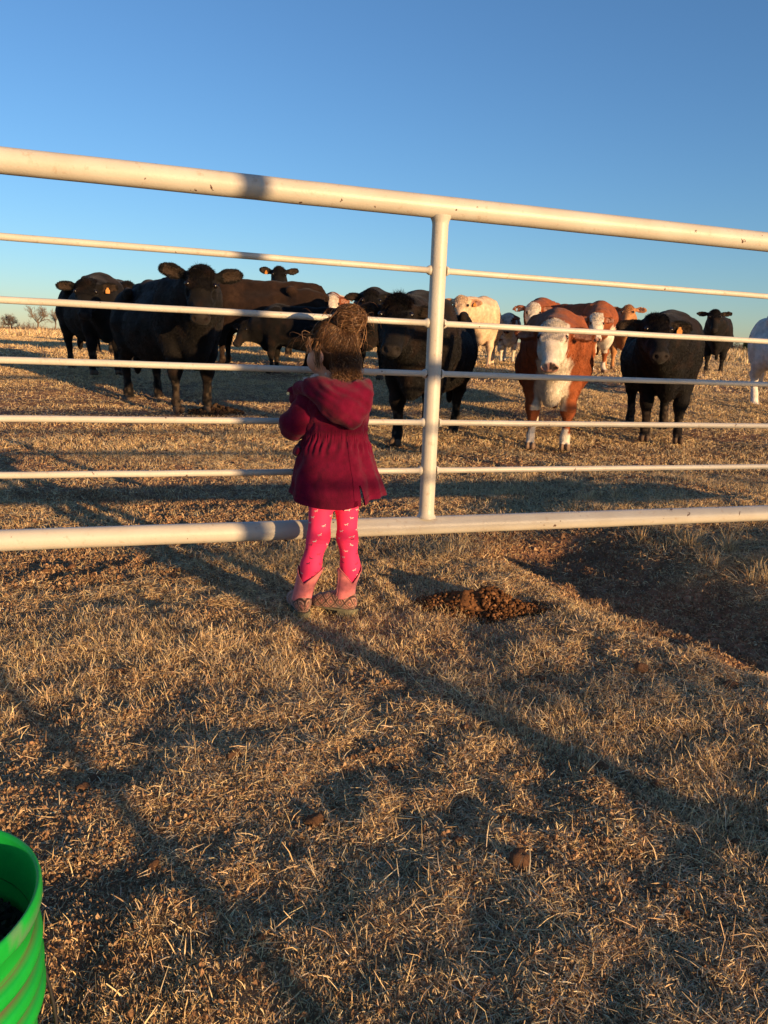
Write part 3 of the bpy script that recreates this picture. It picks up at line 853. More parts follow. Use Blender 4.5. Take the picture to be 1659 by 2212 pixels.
# ------------------------------------------------------------------ the girl
M_skin = mat('skin', attr=True, rough=0.5, noise=(60, 0.05), spec=0.35)
M_hairg = mat('brown_hair', attr=True, rough=0.5, spec=0.3)
M_hairshell = mat('brown_hair_under', attr=True, rough=0.85, spec=0.1)
M_coat = mat('burgundy_twill', (0.105, 0.0035, 0.021), rough=0.95, noise=(30, 0.22), bump=(300, 0.9, 0.0025), spec=0.05, sheen=0.1)
M_stitch = mat('stitching', (0.14, 0.010, 0.03), rough=0.9)
M_sherpa = mat('fuzzy_lining', (0.55, 0.47, 0.42), rough=0.95, noise=(120, 0.3), bump=(300, 1.0, 0.004))
M_legg = mat('pink_knit', attr=True, rough=0.7, bump=(600, 0.3, 0.0006), spec=0.2, sheen=0.1)
M_suede = mat('pink_suede', attr=True, rough=0.85, noise=(70, 0.22), bump=(260, 0.5, 0.001), spec=0.15, sheen=0.3)
M_sole = mat('olive_rubber', (0.13, 0.12, 0.075), rough=0.8, noise=(80, 0.25))
GY = 2.50
girl = empty('person', (float(W(715, 1330, GY)[0]), GY, float(terr(-.18, GY))))
tag(girl, 'little girl in burgundy hooded coat, pink leggings and cowboy boots, back turned, facing the fence', 'person')
GL = Vector(girl.location)
def glink(name, me, m, parent=None):
    o = link(name, me, m, parent or girl)
    if parent is None: o.matrix_parent_inverse = Matrix.Translation(-GL)
    return o
def WW(px, py, dy=0.0): return W(px, py, GY + dy)
# --- head, neck, torso, arms, hands, legs: one body
HC = WW(719, 756, 0.02)
ha = math.radians(142)                                  # the head is turned to the left
hf_ = np.array([math.cos(ha), math.sin(ha), 0]); hf_ = hf_ * math.cos(.12) + np.array([0, 0, -math.sin(.12)])
hl_ = np.cross([0, 0, 1.0], hf_); hl_ /= np.linalg.norm(hl_); hu_ = np.cross(hf_, hl_)
GB = np.stack([hf_, hl_, hu_])
def hpt(f, l, u): return HC + hf_ * f + hl_ * l + hu_ * u
B = Field((-.50, 2.22, 0.0), (.10, 2.92, 1.08), 0.0045)
B.ell(hpt(-.008, 0, .018), (.086, .070, .080), GB, k=.02)
B.ell(hpt(.022, 0, -.030), (.058, .056, .062), GB, k=.03)
for s in (-1, 1):
    B.ell(hpt(.050, s * .030, -.034), (.028, .026, .026), GB, k=.02)
    B.ell(hpt(.066, s * .027, .006), (.016, .017, .011), GB, k=.008, op='s')
    B.ell(hpt(.060, s * .027, .006), (.014, .014, .012), GB, k=.003)
    B.ell(hpt(-.006, s * .070, -.022), (.015, .009, .023), GB, k=.006)
    B.ell(hpt(-.003, s * .078, -.021), (.008, .004, .014), GB, k=.004, op='s')
B.ell(hpt(.081, 0, -.016), (.012, .0095, .011), GB, k=.012)
B.cone(hpt(.074, 0, .006), hpt(.082, 0, -.014), .006, .008, k=.01)
B.ell(hpt(.075, 0, -.044), (.009, .017, .0045), GB, k=.006); B.ell(hpt(.073, 0, -.052), (.009, .014, .0045), GB, k=.006)
B.ell(hpt(.062, 0, -.074), (.018, .020, .014), GB, k=.015)
B.cone(hpt(-.015, 0, -.05), WW(725, 845, .02), .040, .042, k=.02)
B.cone(WW(725, 850, .02), WW(722, 1000, .03), .060, .062, k=.04)
B.cone(WW(692, 868, .02), WW(765, 868, .02), .045, .045, k=.03)
B.ell(WW(724, 1020, .02), (.074, .064, .07), k=.04)
HANDS = []
hands_t = [FP + FD * -.40 + np.array([0, 0, .6415]), FP + FD * -.31 + np.array([0, 0, .6415])]
shl = [WW(678, 870, .02), WW(776, 870, .02)]
elb = [WW(640, 915, .045), WW(768, 912, .07)]
wr = []
for i in range(2):
    g = hands_t[i]; w_ = g + np.array([0.0, -.055, .012]); wr.append(w_)
    B.chain([shl[i], elb[i], w_], [.036, .029, .019], k=.02)
    # palm over the rod, four fingers curled round it, thumb below from the side
    pal = g + np.array([0, -.012, .016])
    B.cone(w_, pal, .017, .018, k=.01)
    for s in (-1, 1): B.cone(w_ + FD * s * .008, pal + FD * s * .014, .012, .010, k=.008)
    for j, l in enumerate((.90, 1.0, .95, .78)):
        o = FD * (j - 1.5) * .0115
        B.chain([pal + o + np.array([0, .006, .002]), g + o + np.array([-.004, .016 * l + .003, .006]), g + o + np.array([-.004, .018 * l, -.010]), g + o + np.array([0, .004, -.019 * l])], [.0062, .0060, .0056, .005], k=.003)
    sg_ = 1 if i == 0 else -1
    B.chain([w_ + FD * sg_ * .012 + np.array([0, .012, -.004]), g + FD * sg_ * .026 + np.array([0, -.014, -.006]), g + FD * sg_ * .020 + np.array([0, -.006, -.018])], [.009, .0075, .006], k=.004)
LEGS = [
    dict(hip=WW(697, 1040, .02), knee=WW(688, 1160, .00), calf=WW(672, 1222, -.012), ank=WW(650, 1300, -.004), r=(.044, .0345, .0310, .022)),
    dict(hip=WW(750, 1040, .03), knee=WW(750, 1162, .03), calf=WW(756, 1222, .035), ank=WW(744, 1296, .038), r=(.044, .0320, .0290, .021))]
for L_ in LEGS:
    B.chain([L_['hip'], L_['knee'], L_['calf'], L_['ank']], [r - .004 for r in L_['r']], k=.02)
    a = L_['ank']
V, Q = B.nets(); V = smooth_mesh(V, Q, 1, .4)
hl0 = (V - HC) @ GB.T
C = np.tile(np.array([0.52, 0.27, 0.19]), (len(V), 1))
def mixc2(C, m, c):
    m = np.clip(m, 0, 1)[:, None]; return C * (1 - m) + np.asarray(c) * m
C = mixc2(C, .55 * np.exp(-((hl0 - np.array([.07, .033, -.036])) ** 2).sum(1) / .018 ** 2) + .55 * np.exp(-((hl0 - np.array([.07, -.033, -.036])) ** 2).sum(1) / .018 ** 2), (.55, .17, .13))
C = mixc2(C, np.exp(-((hl0 - np.array([.084, 0, -.048])) / np.array([.02, .016, .008])).__pow__(2).sum(1)) * .8, (.50, .12, .11))
for s in (-1, 1):
    e = hl0 - np.array([.073, s * .027, .006])
    C = mixc2(C, (np.linalg.norm(e, axis=1) < .0085) * 1.0, (.6, .58, .55))
    C = mixc2(C, (np.linalg.norm(e[:, 1:], axis=1) < .0045) * (hl0[:, 0] > .06), (.05, .03, .02))
glink('body', mk_mesh('girl_body', V, [Q], C), M_skin)
# --- hair: shell + bun + strands combed to the bun
BUN = WW(755, 688, -.022)
HF = Field(HC - .17, HC + .19, 0.004)
HF.ell(hpt(-.006, 0, .020), (.078, .071, .075), GB, k=.02)
HF.ell(hpt(-.030, 0, -.030), (.054, .060, .052), GB, k=.03)
HF.ell(hpt(-.042, 0, -.068), (.026, .038, .032), GB, k=.02)
HF.ell(BUN, (.045, .038, .036), k=.006)
HF.ell(hpt(.075, 0, -.035), (.052, .060, .070), GB, k=.02, op='s')
HF.ell(hpt(.022, .085, -.030), (.032, .028, .030), GB, k=.012, op='s')
HF.ell(hpt(.02, -.085, -.020), (.034, .03, .036), GB, k=.012, op='s')
bdir = BUN - HC; bdir /= np.linalg.norm(bdir)
def strandnoise(P):
    q = P - HC; r = np.linalg.norm(q, axis=1, keepdims=True) + 1e-9; n = q / r
    a_, b_ = frame(bdir); ang = np.arctan2(n @ a_, n @ b_)
    return (np.sin(ang * 34 + 5 * vn3(P, .05, 5)) * .0016 + (vn3(P, .018, 6) - .5) * .006)
HF.disp(strandnoise)
V, Q = HF.nets()
cn = vn3(V, .02, 8)[:, None]
glink('hair', mk_mesh('girl_hair', V, [Q], np.array([.034, .016, .008]) * (.6 + .9 * cn)), M_hairshell)
mb = MB()
def ribbon(pts, w, col):
    pts = np.asarray(pts); n = len(pts); t = np.gradient(pts, axis=0)
    sd = np.cross(t, rng.normal(0, 1, 3) * .3 + (pts - HC)); sd /= np.linalg.norm(sd, axis=1, keepdims=True) + 1e-9
    ww = (w * np.concatenate([np.ones(n - 1), [.2]]))[:, None]
    V = np.concatenate([pts - sd * ww, pts + sd * ww]); F = [(i, i + 1, n + i + 1, n + i) for i in range(n - 1)]
    mb.add(V, F, col)
def hcol():
    return np.array([[.045, .021, .010], [.085, .040, .018], [.15, .075, .034], [.26, .15, .075]][rng.choice(4, p=[.36, .36, .2, .08])]) * rng.uniform(.8, 1.2)
RA = np.array([.0820, .075, .081])
for _ in range(8500):
    # start around the hairline, run over the skull to the bun
    th = rng.uniform(0, 2 * math.pi)
    f, l = math.cos(th), math.sin(th)
    u0 = -1.9 if f < .2 else (-1.9 + (f - .2) * 2.9)
    s0 = np.array([f, l, u0 + rng.uniform(-.15, .25)]); s0 /= np.linalg.norm(s0)
    e0 = GB @ (bdir + rng.normal(0, .10, 3)); e0 /= np.linalg.norm(e0)
    om = math.acos(np.clip(s0 @ e0, -1, 1)); m = 9; t0 = rng.uniform(0, .35)
    pts = []
    j1 = rng.normal(0, .05, 3)
    for t in np.linspace(t0, 1, m):
        d = (math.sin((1 - t) * om) * s0 + math.sin(t * om) * e0) / max(math.sin(om), .05)
        d = d + j1 * math.sin(t * math.pi) ; d /= np.linalg.norm(d)
        low = np.array([-.012, 0, .02])
        q = d * RA * (1.0 + (.06 * max(0, -d[2]))) * (1 + rng.normal(0, .006)) + low
        pts.append(HC + q @ GB)
    ribbon(pts, rng.uniform(.0004, .0011), hcol())
for _ in range(2200):                                     # strands wound round the bun
    ax = rng.normal(0, 1, 3) + bdir * 1.5; ax /= np.linalg.norm(ax); a_, b_ = frame(ax)
    ph = rng.uniform(0, 6.28); R_ = np.array([.052, .044, .042]); tl = rng.uniform(-.7, .7)
    pts = [BUN + ((a_ * math.cos(ph + t) + b_ * math.sin(ph + t)) * math.sqrt(1 - tl * tl) + ax * tl) * R_ * (1 + .10 * math.sin(3 * t + ph)) for t in np.linspace(0, rng.uniform(1, 2.6), 8)]
    ribbon(pts, rng.uniform(.0004, .001), hcol())
for _ in range(1100):                                      # loose ends at the nape, falling on the hood
    th = rng.uniform(-1.3, 1.5) + math.pi
    s0 = hpt(-.022 + math.cos(th) * .056, math.sin(th) * .054, -.055 + rng.uniform(-.035, .045))
    L_ = rng.uniform(.012, .045) if rng.random() < .75 else rng.uniform(.045, .095); out = (s0 - HC); out[2] = 0; out /= np.linalg.norm(out)
    pts = [s0 + out * (.004 * t + .012 * t * t * rng.uniform(.2, 1.6)) + np.array([rng.normal(0, .004), rng.normal(0, .004), -L_ * t]) for t in np.linspace(0, 1, 6)]
    ribbon(pts, rng.uniform(.0003, .0009), hcol() * 1.2)
for _ in range(170):                                      # flyaways
    d = rng.normal(0, 1, 3); d /= np.linalg.norm(d); d[2] = abs(d[2]) * .8
    base = (BUN if rng.random() < .55 else HC + np.array([0, 0, .02])); r0 = .04 if base is BUN else .088
    s0 = base + d * r0; a_ = rng.normal(0, 1, 3) * .035
    pts = [s0 + d * .028 * math.sin(t * 2.4) + a_ * t + np.array([0, 0, -.05 * t * t]) for t in np.linspace(0, 1, 8)]
    ribbon(pts, .00035, hcol() * 1.7)
def arc(pix, dy, w, n=5):
    for _ in range(n):
        P = [WW(p[0] + rng.normal(0, 1.2), p[1] + rng.normal(0, 1.2), dy + rng.normal(0, .002)) for p in pix]
        P = np.array(P); t = np.linspace(0, len(P) - 1, 16); k = np.minimum(t.astype(int), len(P) - 2); fr = (t - k)[:, None]
        ribbon(P[k] * (1 - fr) + P[k + 1] * fr, w, hcol() * 2.0)
arc([(728, 672), (712, 690), (703, 712), (697, 735), (696, 750), (703, 761), (716, 762)], -.088, .0006, 6)
arc([(765, 662), (778, 674), (788, 695), (793, 718), (789, 740)], -.03, .0005, 5)
arc([(742, 668), (758, 660), (774, 668), (786, 690)], -.04, .0004, 3)
arc([(712, 684), (700, 676), (694, 684)], -.05, .0004, 3)
for k in range(22): arc([(664 + rng.uniform(0, 14), 735 - 8 * rng.random()), (660 + rng.uniform(0, 12), 748), (662 + rng.uniform(0, 12), 760 + rng.uniform(0, 6))], -.05 + .004 * k, .0006, 3)
for k in range(26):
    x0 = 676 + 16 * rng.random(); arc([(x0 + 10, 738), (x0 + 3, 756), (x0 + rng.uniform(-2, 6), 775), (x0 + rng.uniform(-2, 10), 792 + rng.uniform(-6, 10))], -.052 + .012 * rng.random(), .0005, 3)
for k in range(16):
    x0 = 765 + 14 * rng.random(); arc([(x0, 755), (x0 + 4, 778), (x0 + rng.uniform(0, 10), 800), (x0 + rng.uniform(-10, 10), 822 + rng.uniform(-8, 8))], -.03 + .02 * rng.random(), .0005, 2)
glink('hair_strands', mb.mesh('girl_strands', False), M_hairg)
# white hair tie
mb = MB(); c = (BUN * .62 + (HC + bdir * .09) * .38); a_, b_ = frame(bdir)
tube(mb, [c + (a_ * math.cos(t) + b_ * math.sin(t)) * .030 for t in np.linspace(0, 6.28, 24)], .0042, 8)
glink('hair_tie', mb.mesh('hair_tie'), mat('hair_tie_cloth', (.6, .56, .52), rough=.8))

# --- coat: lofted torso and skirt
prof = [(822, 694, 780, .050), (834, 672, 794, .066), (848, 662, 798, .080), (872, 657, 799, .090), (900, 656, 798, .090), (924, 657, 794, .086), (935, 657, 792, .083), (946, 655, 794, .086),
        (965, 648, 798, .098), (990, 641, 805, .110), (1015, 635, 815, .122), (1040, 629, 825, .134), (1062, 625, 829, .142)]
pr_y = np.array([p[0] for p in prof], float)
NT, NZ = 360, 170
yy = np.linspace(822, 1062, NZ)
xl = np.interp(yy, pr_y, [p[1] for p in prof]); xr = np.interp(yy, pr_y, [p[2] for p in prof]); dy_ = np.interp(yy, pr_y, [p[3] for p in prof])
def sm(a, n=5):
    k = np.ones(n) / n; return np.convolve(np.pad(a, n // 2, 'edge'), k, 'valid')
xl, xr, dy_ = sm(xl, 9), sm(xr, 9), sm(dy_, 9)
th = np.linspace(0, 2 * math.pi, NT, endpoint=False)
Vc = np.zeros((NZ, NT, 3))
CY = .03
for i, y_ in enumerate(yy):
    pl, prr = WW(xl[i], y_, CY), WW(xr[i], y_, CY)
    cx = (pl[0] + prr[0]) / 2; hx = (prr[0] - pl[0]) / 2; z = (pl[2] + prr[2]) / 2
    sk = np.clip((y_ - 940) / 120, 0, 1)
    fold = .020 * sk ** 1.2 * (np.sin(th * 9 + 2.5 * np.sin(th * 2.0) + 1.0) * .5 + .5 * np.sin(th * 5 + 1.3)) * .6
    fold = fold + (vn(th * 1.0 * .1, np.full(NT, y_ * .0012), .035, 60) - .5) * .010
    fold = fold + (vn(th * .11, np.full(NT, y_ * .00152), .012, 57) - .5) * .0030 + (vn(th * .11 + y_ * .0008, np.full(NT, y_ * .00152), .028, 56) - .5) * .0055
    waist = math.exp(-((y_ - 938) / 13.0) ** 2)
    fold = fold + waist * .0016 * (.5 + vn(th, np.full(NT, y_ * .02), .12, 59)) * np.sin(th * 96 + 4.0 * np.sin(th * 7) + 3 * np.sin(th * 17) + y_ * .03) + math.exp(-((y_ - 958) / 14.0) ** 2) * .0035 * np.sin(th * 30 + 2 * np.sin(th * 3) + y_ * .05)
    fold = fold + math.exp(-((y_ - 925) / 7.0) ** 2) * .003
    ce, se = np.cos(th), np.sin(th)
    ex = 0.86
    X = cx + (hx + fold) * np.sign(ce) * np.abs(ce) ** ex; Y = GY + CY + (dy_[i] + fold) * np.sign(se) * np.abs(se) ** ex
    zz_ = z + np.zeros(NT)
    # hem dips at the back, slit at the back right
    back = np.clip(-se, 0, 1)
    zz_ -= sk ** 4 * (.030 * back ** 2 * (ce < .9) + .006 * np.sin(th * 3 + 1))
    Vc[i] = np.stack([X, Y, zz_], 1)
ta = math.radians(-62)                                    # slit direction
slx = (th - (ta % (2 * math.pi)) + math.pi) % (2 * math.pi) - math.pi
for i, y_ in enumerate(yy):
    if y_ > 1015:
        g = (y_ - 1015) / 47.0
        Vc[i, :, 0] += np.where(np.abs(slx) < .35, np.sign(slx) * .010 * g * (1 - np.abs(slx) / .35), 0)
        Vc[i, :, 1] += np.where((slx > 0) & (slx < .5), .012 * g * (1 - slx / .5), 0)
Vf = Vc.reshape(-1, 3)
ii = np.arange(NZ - 1)[:, None] * NT + np.arange(NT)[None, :]
i2 = np.arange(NZ - 1)[:, None] * NT + ((np.arange(NT) + 1) % NT)[None, :]
cutm = np.zeros((NZ - 1, NT), bool)
js = np.argmin(np.abs(slx)); cutm[int(NZ * .86):, js] = True
Qc = np.stack([ii, i2, i2 + NT, ii + NT], -1)
Qc = Qc[~cutm].reshape(-1, 4)
cen = Vc.mean(1)
Vi = (Vc - (Vc - cen[:, None]) / np.linalg.norm(Vc - cen[:, None], axis=2, keepdims=True) * .0035).reshape(-1, 3)
mb = MB(); mb.add(Vf, Qc[:, ::-1]); mb.add(Vi, Qc)
n0 = len(Vf)
# hem and slit rims
last = (NZ - 1) * NT + np.arange(NT); mb.add(np.vstack([Vf[last], Vi[last]]), [(j, (j + 1) % NT, NT + (j + 1) % NT, NT + j) for j in range(NT) if j != js])
# hem band (double fabric) and back seam, slightly proud
def strip(rows, cols, off):
    P = Vc[np.ix_(rows, cols)]; c = cen[rows][:, None]; P = P + (P - c) * np.array([1, 1, 0]) / np.linalg.norm((P - c)[..., :2], axis=2, keepdims=True) * off
    r, k = len(rows), len(cols); V_ = P.reshape(-1, 3)
    F_ = [(a * k + b, a * k + b + 1, (a + 1) * k + b + 1, (a + 1) * k + b) for a in range(r - 1) for b in range(k - 1)]
    mb.add(V_, np.array(F_)[:, ::-1]); mb.add(Vc[np.ix_(rows, cols)].reshape(-1, 3) + 0, [F_[0]])
allc = [(js + 1 + k) % NT for k in range(NT - 1)]
hemrows = list(range(NZ - 8, NZ)); strip(hemrows, allc, .0022)
strip(list(range(int(NZ * .52), NZ)), [(js - 1 - k) % NT for k in range(7)][::-1], .0022)
coat_loft = mb
# sleeves, shoulders, hood
S = Field((-.46, 2.24, .52), (.04, 2.80, .92), 0.0042)
sl_r = (.050, .050, .044)
S.cone(WW(690, 862, .03), WW(768, 862, .03), .052, .052, k=.03)
S.chain([WW(678, 872, .02), WW(636, 918, .02), elb[0] + np.array([.012, .075, .012]), wr[0] + np.array([0, -.035, 0])], [.054, .047, .041, .032], k=.022)
S.chain([WW(768, 872, .02), elb[1] + np.array([-.003, 0, 0]), elb[1] + np.array([-.012, .06, .01]), wr[1] + np.array([0, -.035, 0])], [.050, .046, .041, .032], k=.022)
def sleevefold(P):
    q = P - np.array(WW(640, 905, .02)); 
    return (vn3(P * np.array([1, 1, .6]), .05, 61) - .5) * .012 + np.sin(P[:, 2] * 120 + P[:, 0] * 60 + 6 * vn3(P, .09, 62)) * .0026 * (vn3(P, .07, 63)) + (vn3(P, .014, 64) - .5) * .0026
S.disp(sleevefold)
V, Q = S.nets(); coat_loft.add(V, Q)
# hood lying on the back: thick cloth ring round the neck with a hanging pouch
Hd = Field((-.36, 2.26, .58), (.02, 2.72, .95), 0.004)
Hd.chain([WW(640, 846, .10), WW(652, 838, .02), WW(676, 838, -.045), WW(712, 858, -.075), WW(750, 872, -.078), WW(782, 856, -.05), WW(791, 832, .00), WW(784, 826, .06)], [.014, .022, .030, .036, .038, .030, .017, .015], k=.02)
Hd.chain([WW(690, 848, -.05), WW(730, 885, -.075), WW(762, 903, -.070), WW(785, 878, -.05)], [.030, .036, .027, .024], k=.03)
Hd.chain([WW(712, 838, -.045), WW(745, 846, -.05), WW(770, 838, -.035)], [.030, .030, .02], k=.03)
Hd.ell(WW(724, 815, .02), (.052, .060, .045), k=.02, op='s')
def hoodfold(P):
    return np.sin((P[:, 0] * .8 + P[:, 2] * 1.0) * 150 + 7 * vn3(P, .08, 65)) * .0042 * vn3(P, .06, 66) ** 1.5 + (vn3(P, .035, 67) - .5) * .009 + (vn3(P, .012, 68) - .5) * .0024
Hd.disp(hoodfold)
V, Q = Hd.nets(); coat_loft.add(V, Q)
# collar flap standing out at the left front, pocket flap on the hip
def slab(pts, dirv, thk):
    pts = np.array(pts); n = len(pts); a = pts - dirv * thk / 2; b = pts + dirv * thk / 2
    V = np.vstack([a, b, a.mean(0), b.mean(0)]); F = [(i, (i + 1) % n, 2 * n) for i in range(n)] + [(n + (i + 1) % n, n + i, 2 * n + 1) for i in range(n)]
    coat_loft.add(V, F); coat_loft.add(V, [(i, n + i, n + (i + 1) % n, (i + 1) % n) for i in range(n)])
CFf = Field((-.40, 2.36, .66), (-.18, 2.70, .84), 0.004)
CFf.chain([WW(652, 846, .06), WW(632, 843, .09), WW(623, 846, .10)], [.018, .011, .007], k=.015)
CFf.chain([WW(655, 852, .05), WW(636, 866, .09), WW(628, 858, .10)], [.020, .012, .005], k=.015)
CFf.disp(lambda P: (vn3(P, .02, 70) - .5) * .008)
V, Q = CFf.nets(); coat_loft.add(V, Q)
PF = Field((-.36, 2.34, .46), (-.22, 2.66, .66), 0.004)
PF.chain([WW(652, 957, .10), WW(645, 968, .03), WW(645, 972, -.02)], [.012, .012, .009], k=.01)
PF.chain([WW(648, 966, .10), WW(640, 977, .03), WW(641, 979, -.02)], [.010, .010, .006], k=.01)
V, Q = PF.nets(); coat_loft.add(V, Q)
coat = glink('coat', coat_loft.mesh('coat'), M_coat)
# lining edge showing at the collar
LF = Field((-.36, 2.34, .70), (-.12, 2.70, .90), 0.004)
LF.chain([WW(654, 829, .10), WW(662, 822, .06), WW(676, 817, .03), WW(690, 810, .01), WW(704, 806, -.01), WW(722, 806, -.03)], [.007, .009, .009, .009, .009, .008], k=.008)
LF.disp(lambda P: (vn3(P, .010, 71) - .5) * .012)
V, Q = LF.nets(); glink('collar_lining', mk_mesh('lining', V, [Q]), M_sherpa)
mb = MB()
tube(mb, [WW(622, 850, .075), WW(622, 850, .085)], .005, 12)
glink('button', mb.mesh('button'), mat('brass', (.55, .40, .22), rough=.35, metal=.9))
# --- leggings with a printed pattern of little dogs
LG = Field((-.36, 2.34, .08), (-.02, 2.74, .54), 0.0036)
for L_ in LEGS:
    LG.chain([L_['hip'], L_['knee'], L_['calf'], L_['ank']], list(L_['r']), k=.025)
LG.ell(WW(724, 1020, .03), (.088, .075, .07), k=.03)
kz = [LEGS[0]['knee'][2], LEGS[1]['knee'][2]]
LG.disp(lambda P: np.sin(P[:, 2] * 520 + 5 * vn3(P, .03, 72)) * .0011 * np.exp(-((P[:, 2] - kz[0] + .005) / .022) ** 2) + (vn3(P, .05, 73) - .5) * .003)
V, Q = LG.nets()
lm = MB(); lm.add(V, Q, (0.74, 0.03, 0.12))
dog = np.array([(-1.0, .35), (-.95, .15), (-.6, .10), (-.55, -.35), (-.42, -.35), (-.35, -.02), (.35, -.02), (.42, -.35), (.55, -.35), (.55, .1), (.62, .42), (.98, .38), (.95, .55), (.62, .75), (.5, .55), (.4, .28), (-.6, .3)])
from mathutils.bvhtree import BVHTree
bv = BVHTree.FromPolygons([tuple(v) for v in V], [tuple(q) for q in Q])
from mathutils.geometry import tessellate_polygon
dogt = np.array(tessellate_polygon([[Vector((p[0], p[1], 0)) for p in dog]]))
for li, L_ in enumerate(LEGS):
    pts = [L_['hip'], L_['knee'], L_['calf'], L_['ank']]
    row = 0; z = L_['hip'][2] - .005
    while z > .115:
        zs = np.array([p[2] for p in pts])[::-1]
        cx = np.interp(z, zs, np.array([p[0] for p in pts])[::-1]); cy = np.interp(z, zs, np.array([p[1] for p in pts])[::-1])
        for k in range(4):
            an = k * 2 * math.pi / 4 + row * 1.15 + rng.uniform(-.25, .25) + li
            dv = Vector((math.cos(an), math.sin(an), 0)); o_ = Vector((cx, cy, z + rng.uniform(-.008, .008))) + dv * .12
            hit, nn, _, _ = bv.ray_cast(o_, -dv, .12)
            if hit is None: continue
            tx = Vector((-dv.y, dv.x, 0)); rz_ = rng.uniform(-.35, .35); fl = rng.choice([-1, 1]); szz = .0078
            P = []
            for (u_, v_) in dog:
                a_ = (u_ * math.cos(rz_) - v_ * math.sin(rz_)) * szz * fl; b_ = (u_ * math.sin(rz_) + v_ * math.cos(rz_)) * szz
                q = hit + tx * a_ + Vector((0, 0, b_)) + dv * .02
                h2, _, _, _ = bv.ray_cast(q, -dv, .06)
                P.append(tuple((h2 if h2 else q - dv * .02) + dv * .0007))
            lm.add(P, dogt, (.62, .50, .50) if rng.random() < .62 else (.10, .02, .05))
        z -= .0225; row += 1
glink('leggings', lm.mesh('leggings'), M_legg)
# --- boots
def boot(i, toe_dir, heel, shaft_top_z):
    L_ = LEGS[i]
    td = np.array([math.cos(toe_dir), math.sin(toe_dir), 0]); sd = np.array([-td[1], td[0], 0]); up = np.array([0, 0, 1.0])
    R = np.stack([td, sd, up]); gz = float(terr(heel[0], heel[1])) + .012
    Hh = np.array([heel[0], heel[1], gz])
    def p(f, s, u): return Hh + td * f + sd * s + up * u
    ank = p(.030, 0, .075)
    Ff = Field(np.minimum(p(-.05, -.06, -.01), p(.19, .06, .13)) - .05, np.maximum(p(-.05, -.06, -.01), p(.19, .06, .13)) + .05, 0.0026)
    Ff.ell(p(.016, 0, .040), (.034, .028, .036), R, k=.01)
    Ff.cone(p(.025, 0, .048), ank, .030, .028, k=.015)
    Ff.chain([p(.045, 0, .045), p(.085, 0, .033), p(.118, 0, .026), p(.142, 0, .022)], [.031, .029, .025, .016], k=.015)
    Ff.ell(p(.05, 0, -.012), (.2, .2, .025), R, k=.003, op='s')
    V, Q = Ff.nets()
    q = (V - Hh) @ R.T
    # tooled diamonds wrapping the foot
    aw = np.arctan2(q[:, 1], q[:, 2] - .02) * .034; al = q[:, 0]
    uu_ = (al + aw) / .034; vv_ = (al - aw) / .034
    du = np.abs(uu_ - np.round(uu_)); dv = np.abs(vv_ - np.round(vv_)); dd = np.maximum(du, dv)   # 0 centre .5 edge
    C = np.tile(np.array([.20, .095, .075]), (len(V), 1))
    C[(dd > .43)] = (.035, .022, .02)
    C[(dd > .30) & (dd < .36)] = (.42, .24, .17)
    C[(dd > .22) & (dd < .28)] = (.07, .035, .03)
    C[(dd < .10)] = (.45, .17, .13)
    b = MB(); b.add(V, Q, C)
    # pink shaft with V notches, open top
    NTb, NZb = 72, 26
    top = L_['calf'] * .45 + L_['ank'] * .55
    base = p(.028, 0, .054)
    tc_ = np.array([L_['calf'][0], L_['calf'][1], 0])
    tb = np.linspace(0, 2 * math.pi, NTb, endpoint=False)
    P = np.zeros((NZb, NTb, 3))
    # notch front and back of the leg as the photo shows: angle of the back notch
    nb_ = [math.radians(-100), math.radians(-55)][i]
    dip = np.maximum(np.cos(tb - nb_), 0) ** 1 ; dipf = np.maximum(-np.cos(tb - nb_), 0)
    ww_ = 1 - np.abs(((tb - nb_ + math.pi) % (2 * math.pi)) - math.pi) / (math.pi / 2)
    tt_ = np.abs(ww_)                                       # 1 at front/back notch, 0 at the pulls
    zt = shaft_top_z - .056 * tt_ ** 1.15
    for a in range(NZb):
        t = a / (NZb - 1)
        z = base[2] * (1 - t) + zt * t
        tz = (z - base[2]) / (shaft_top_z - base[2])
        cxy = base[:2] * (1 - tz[:, None]) + tc_[:2] * tz[:, None]
        r = .0335 * (1 - tz) + .0425 * tz - .004 * np.sin(np.clip(tz, 0, 1) * 3.14) + .003 * tt_ * 0
        r = r * (1 + .05 * (1 - tt_) * tz) + (vn(tb * .02, np.full(NTb, t * .05), .02, 80 + i) - .5) * .004
        P[a] = np.stack([cxy[:, 0] + np.cos(tb) * r, cxy[:, 1] + np.sin(tb) * r, z], 1)
    cc = P.mean(1, keepdims=True)
    def grid(P, flip, col):
        V_ = P.reshape(-1, 3); F_ = [(a * NTb + j, a * NTb + (j + 1) % NTb, (a + 1) * NTb + (j + 1) % NTb, (a + 1) * NTb + j) for a in range(NZb - 1) for j in range(NTb)]
        F_ = np.array(F_); b.add(V_, F_[:, ::-1] if flip else F_, col)
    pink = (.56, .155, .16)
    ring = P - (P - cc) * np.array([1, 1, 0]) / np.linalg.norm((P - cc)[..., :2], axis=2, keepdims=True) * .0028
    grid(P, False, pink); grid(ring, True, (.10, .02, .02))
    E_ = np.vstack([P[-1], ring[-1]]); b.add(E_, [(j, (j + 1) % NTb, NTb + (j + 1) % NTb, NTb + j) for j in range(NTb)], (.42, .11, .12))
    # pointed tongue of the shaft over the foot at the back
    tube(b, [P[-1, j] + np.array([0, 0, .0006]) for j in list(range(NTb)) + [0]], .0016, 6, (.40, .10, .12), cap=False)
    # side seam
    for nj in (nb_ + math.pi / 2, nb_ - math.pi / 2):
        j = int(round((nj % (2 * math.pi)) / (2 * math.pi) * NTb)) % NTb
        tube(b, [P[a, j] for a in range(NZb)], .0018, 6, (.36, .09, .11) if i == 0 else (.45, .16, .15))
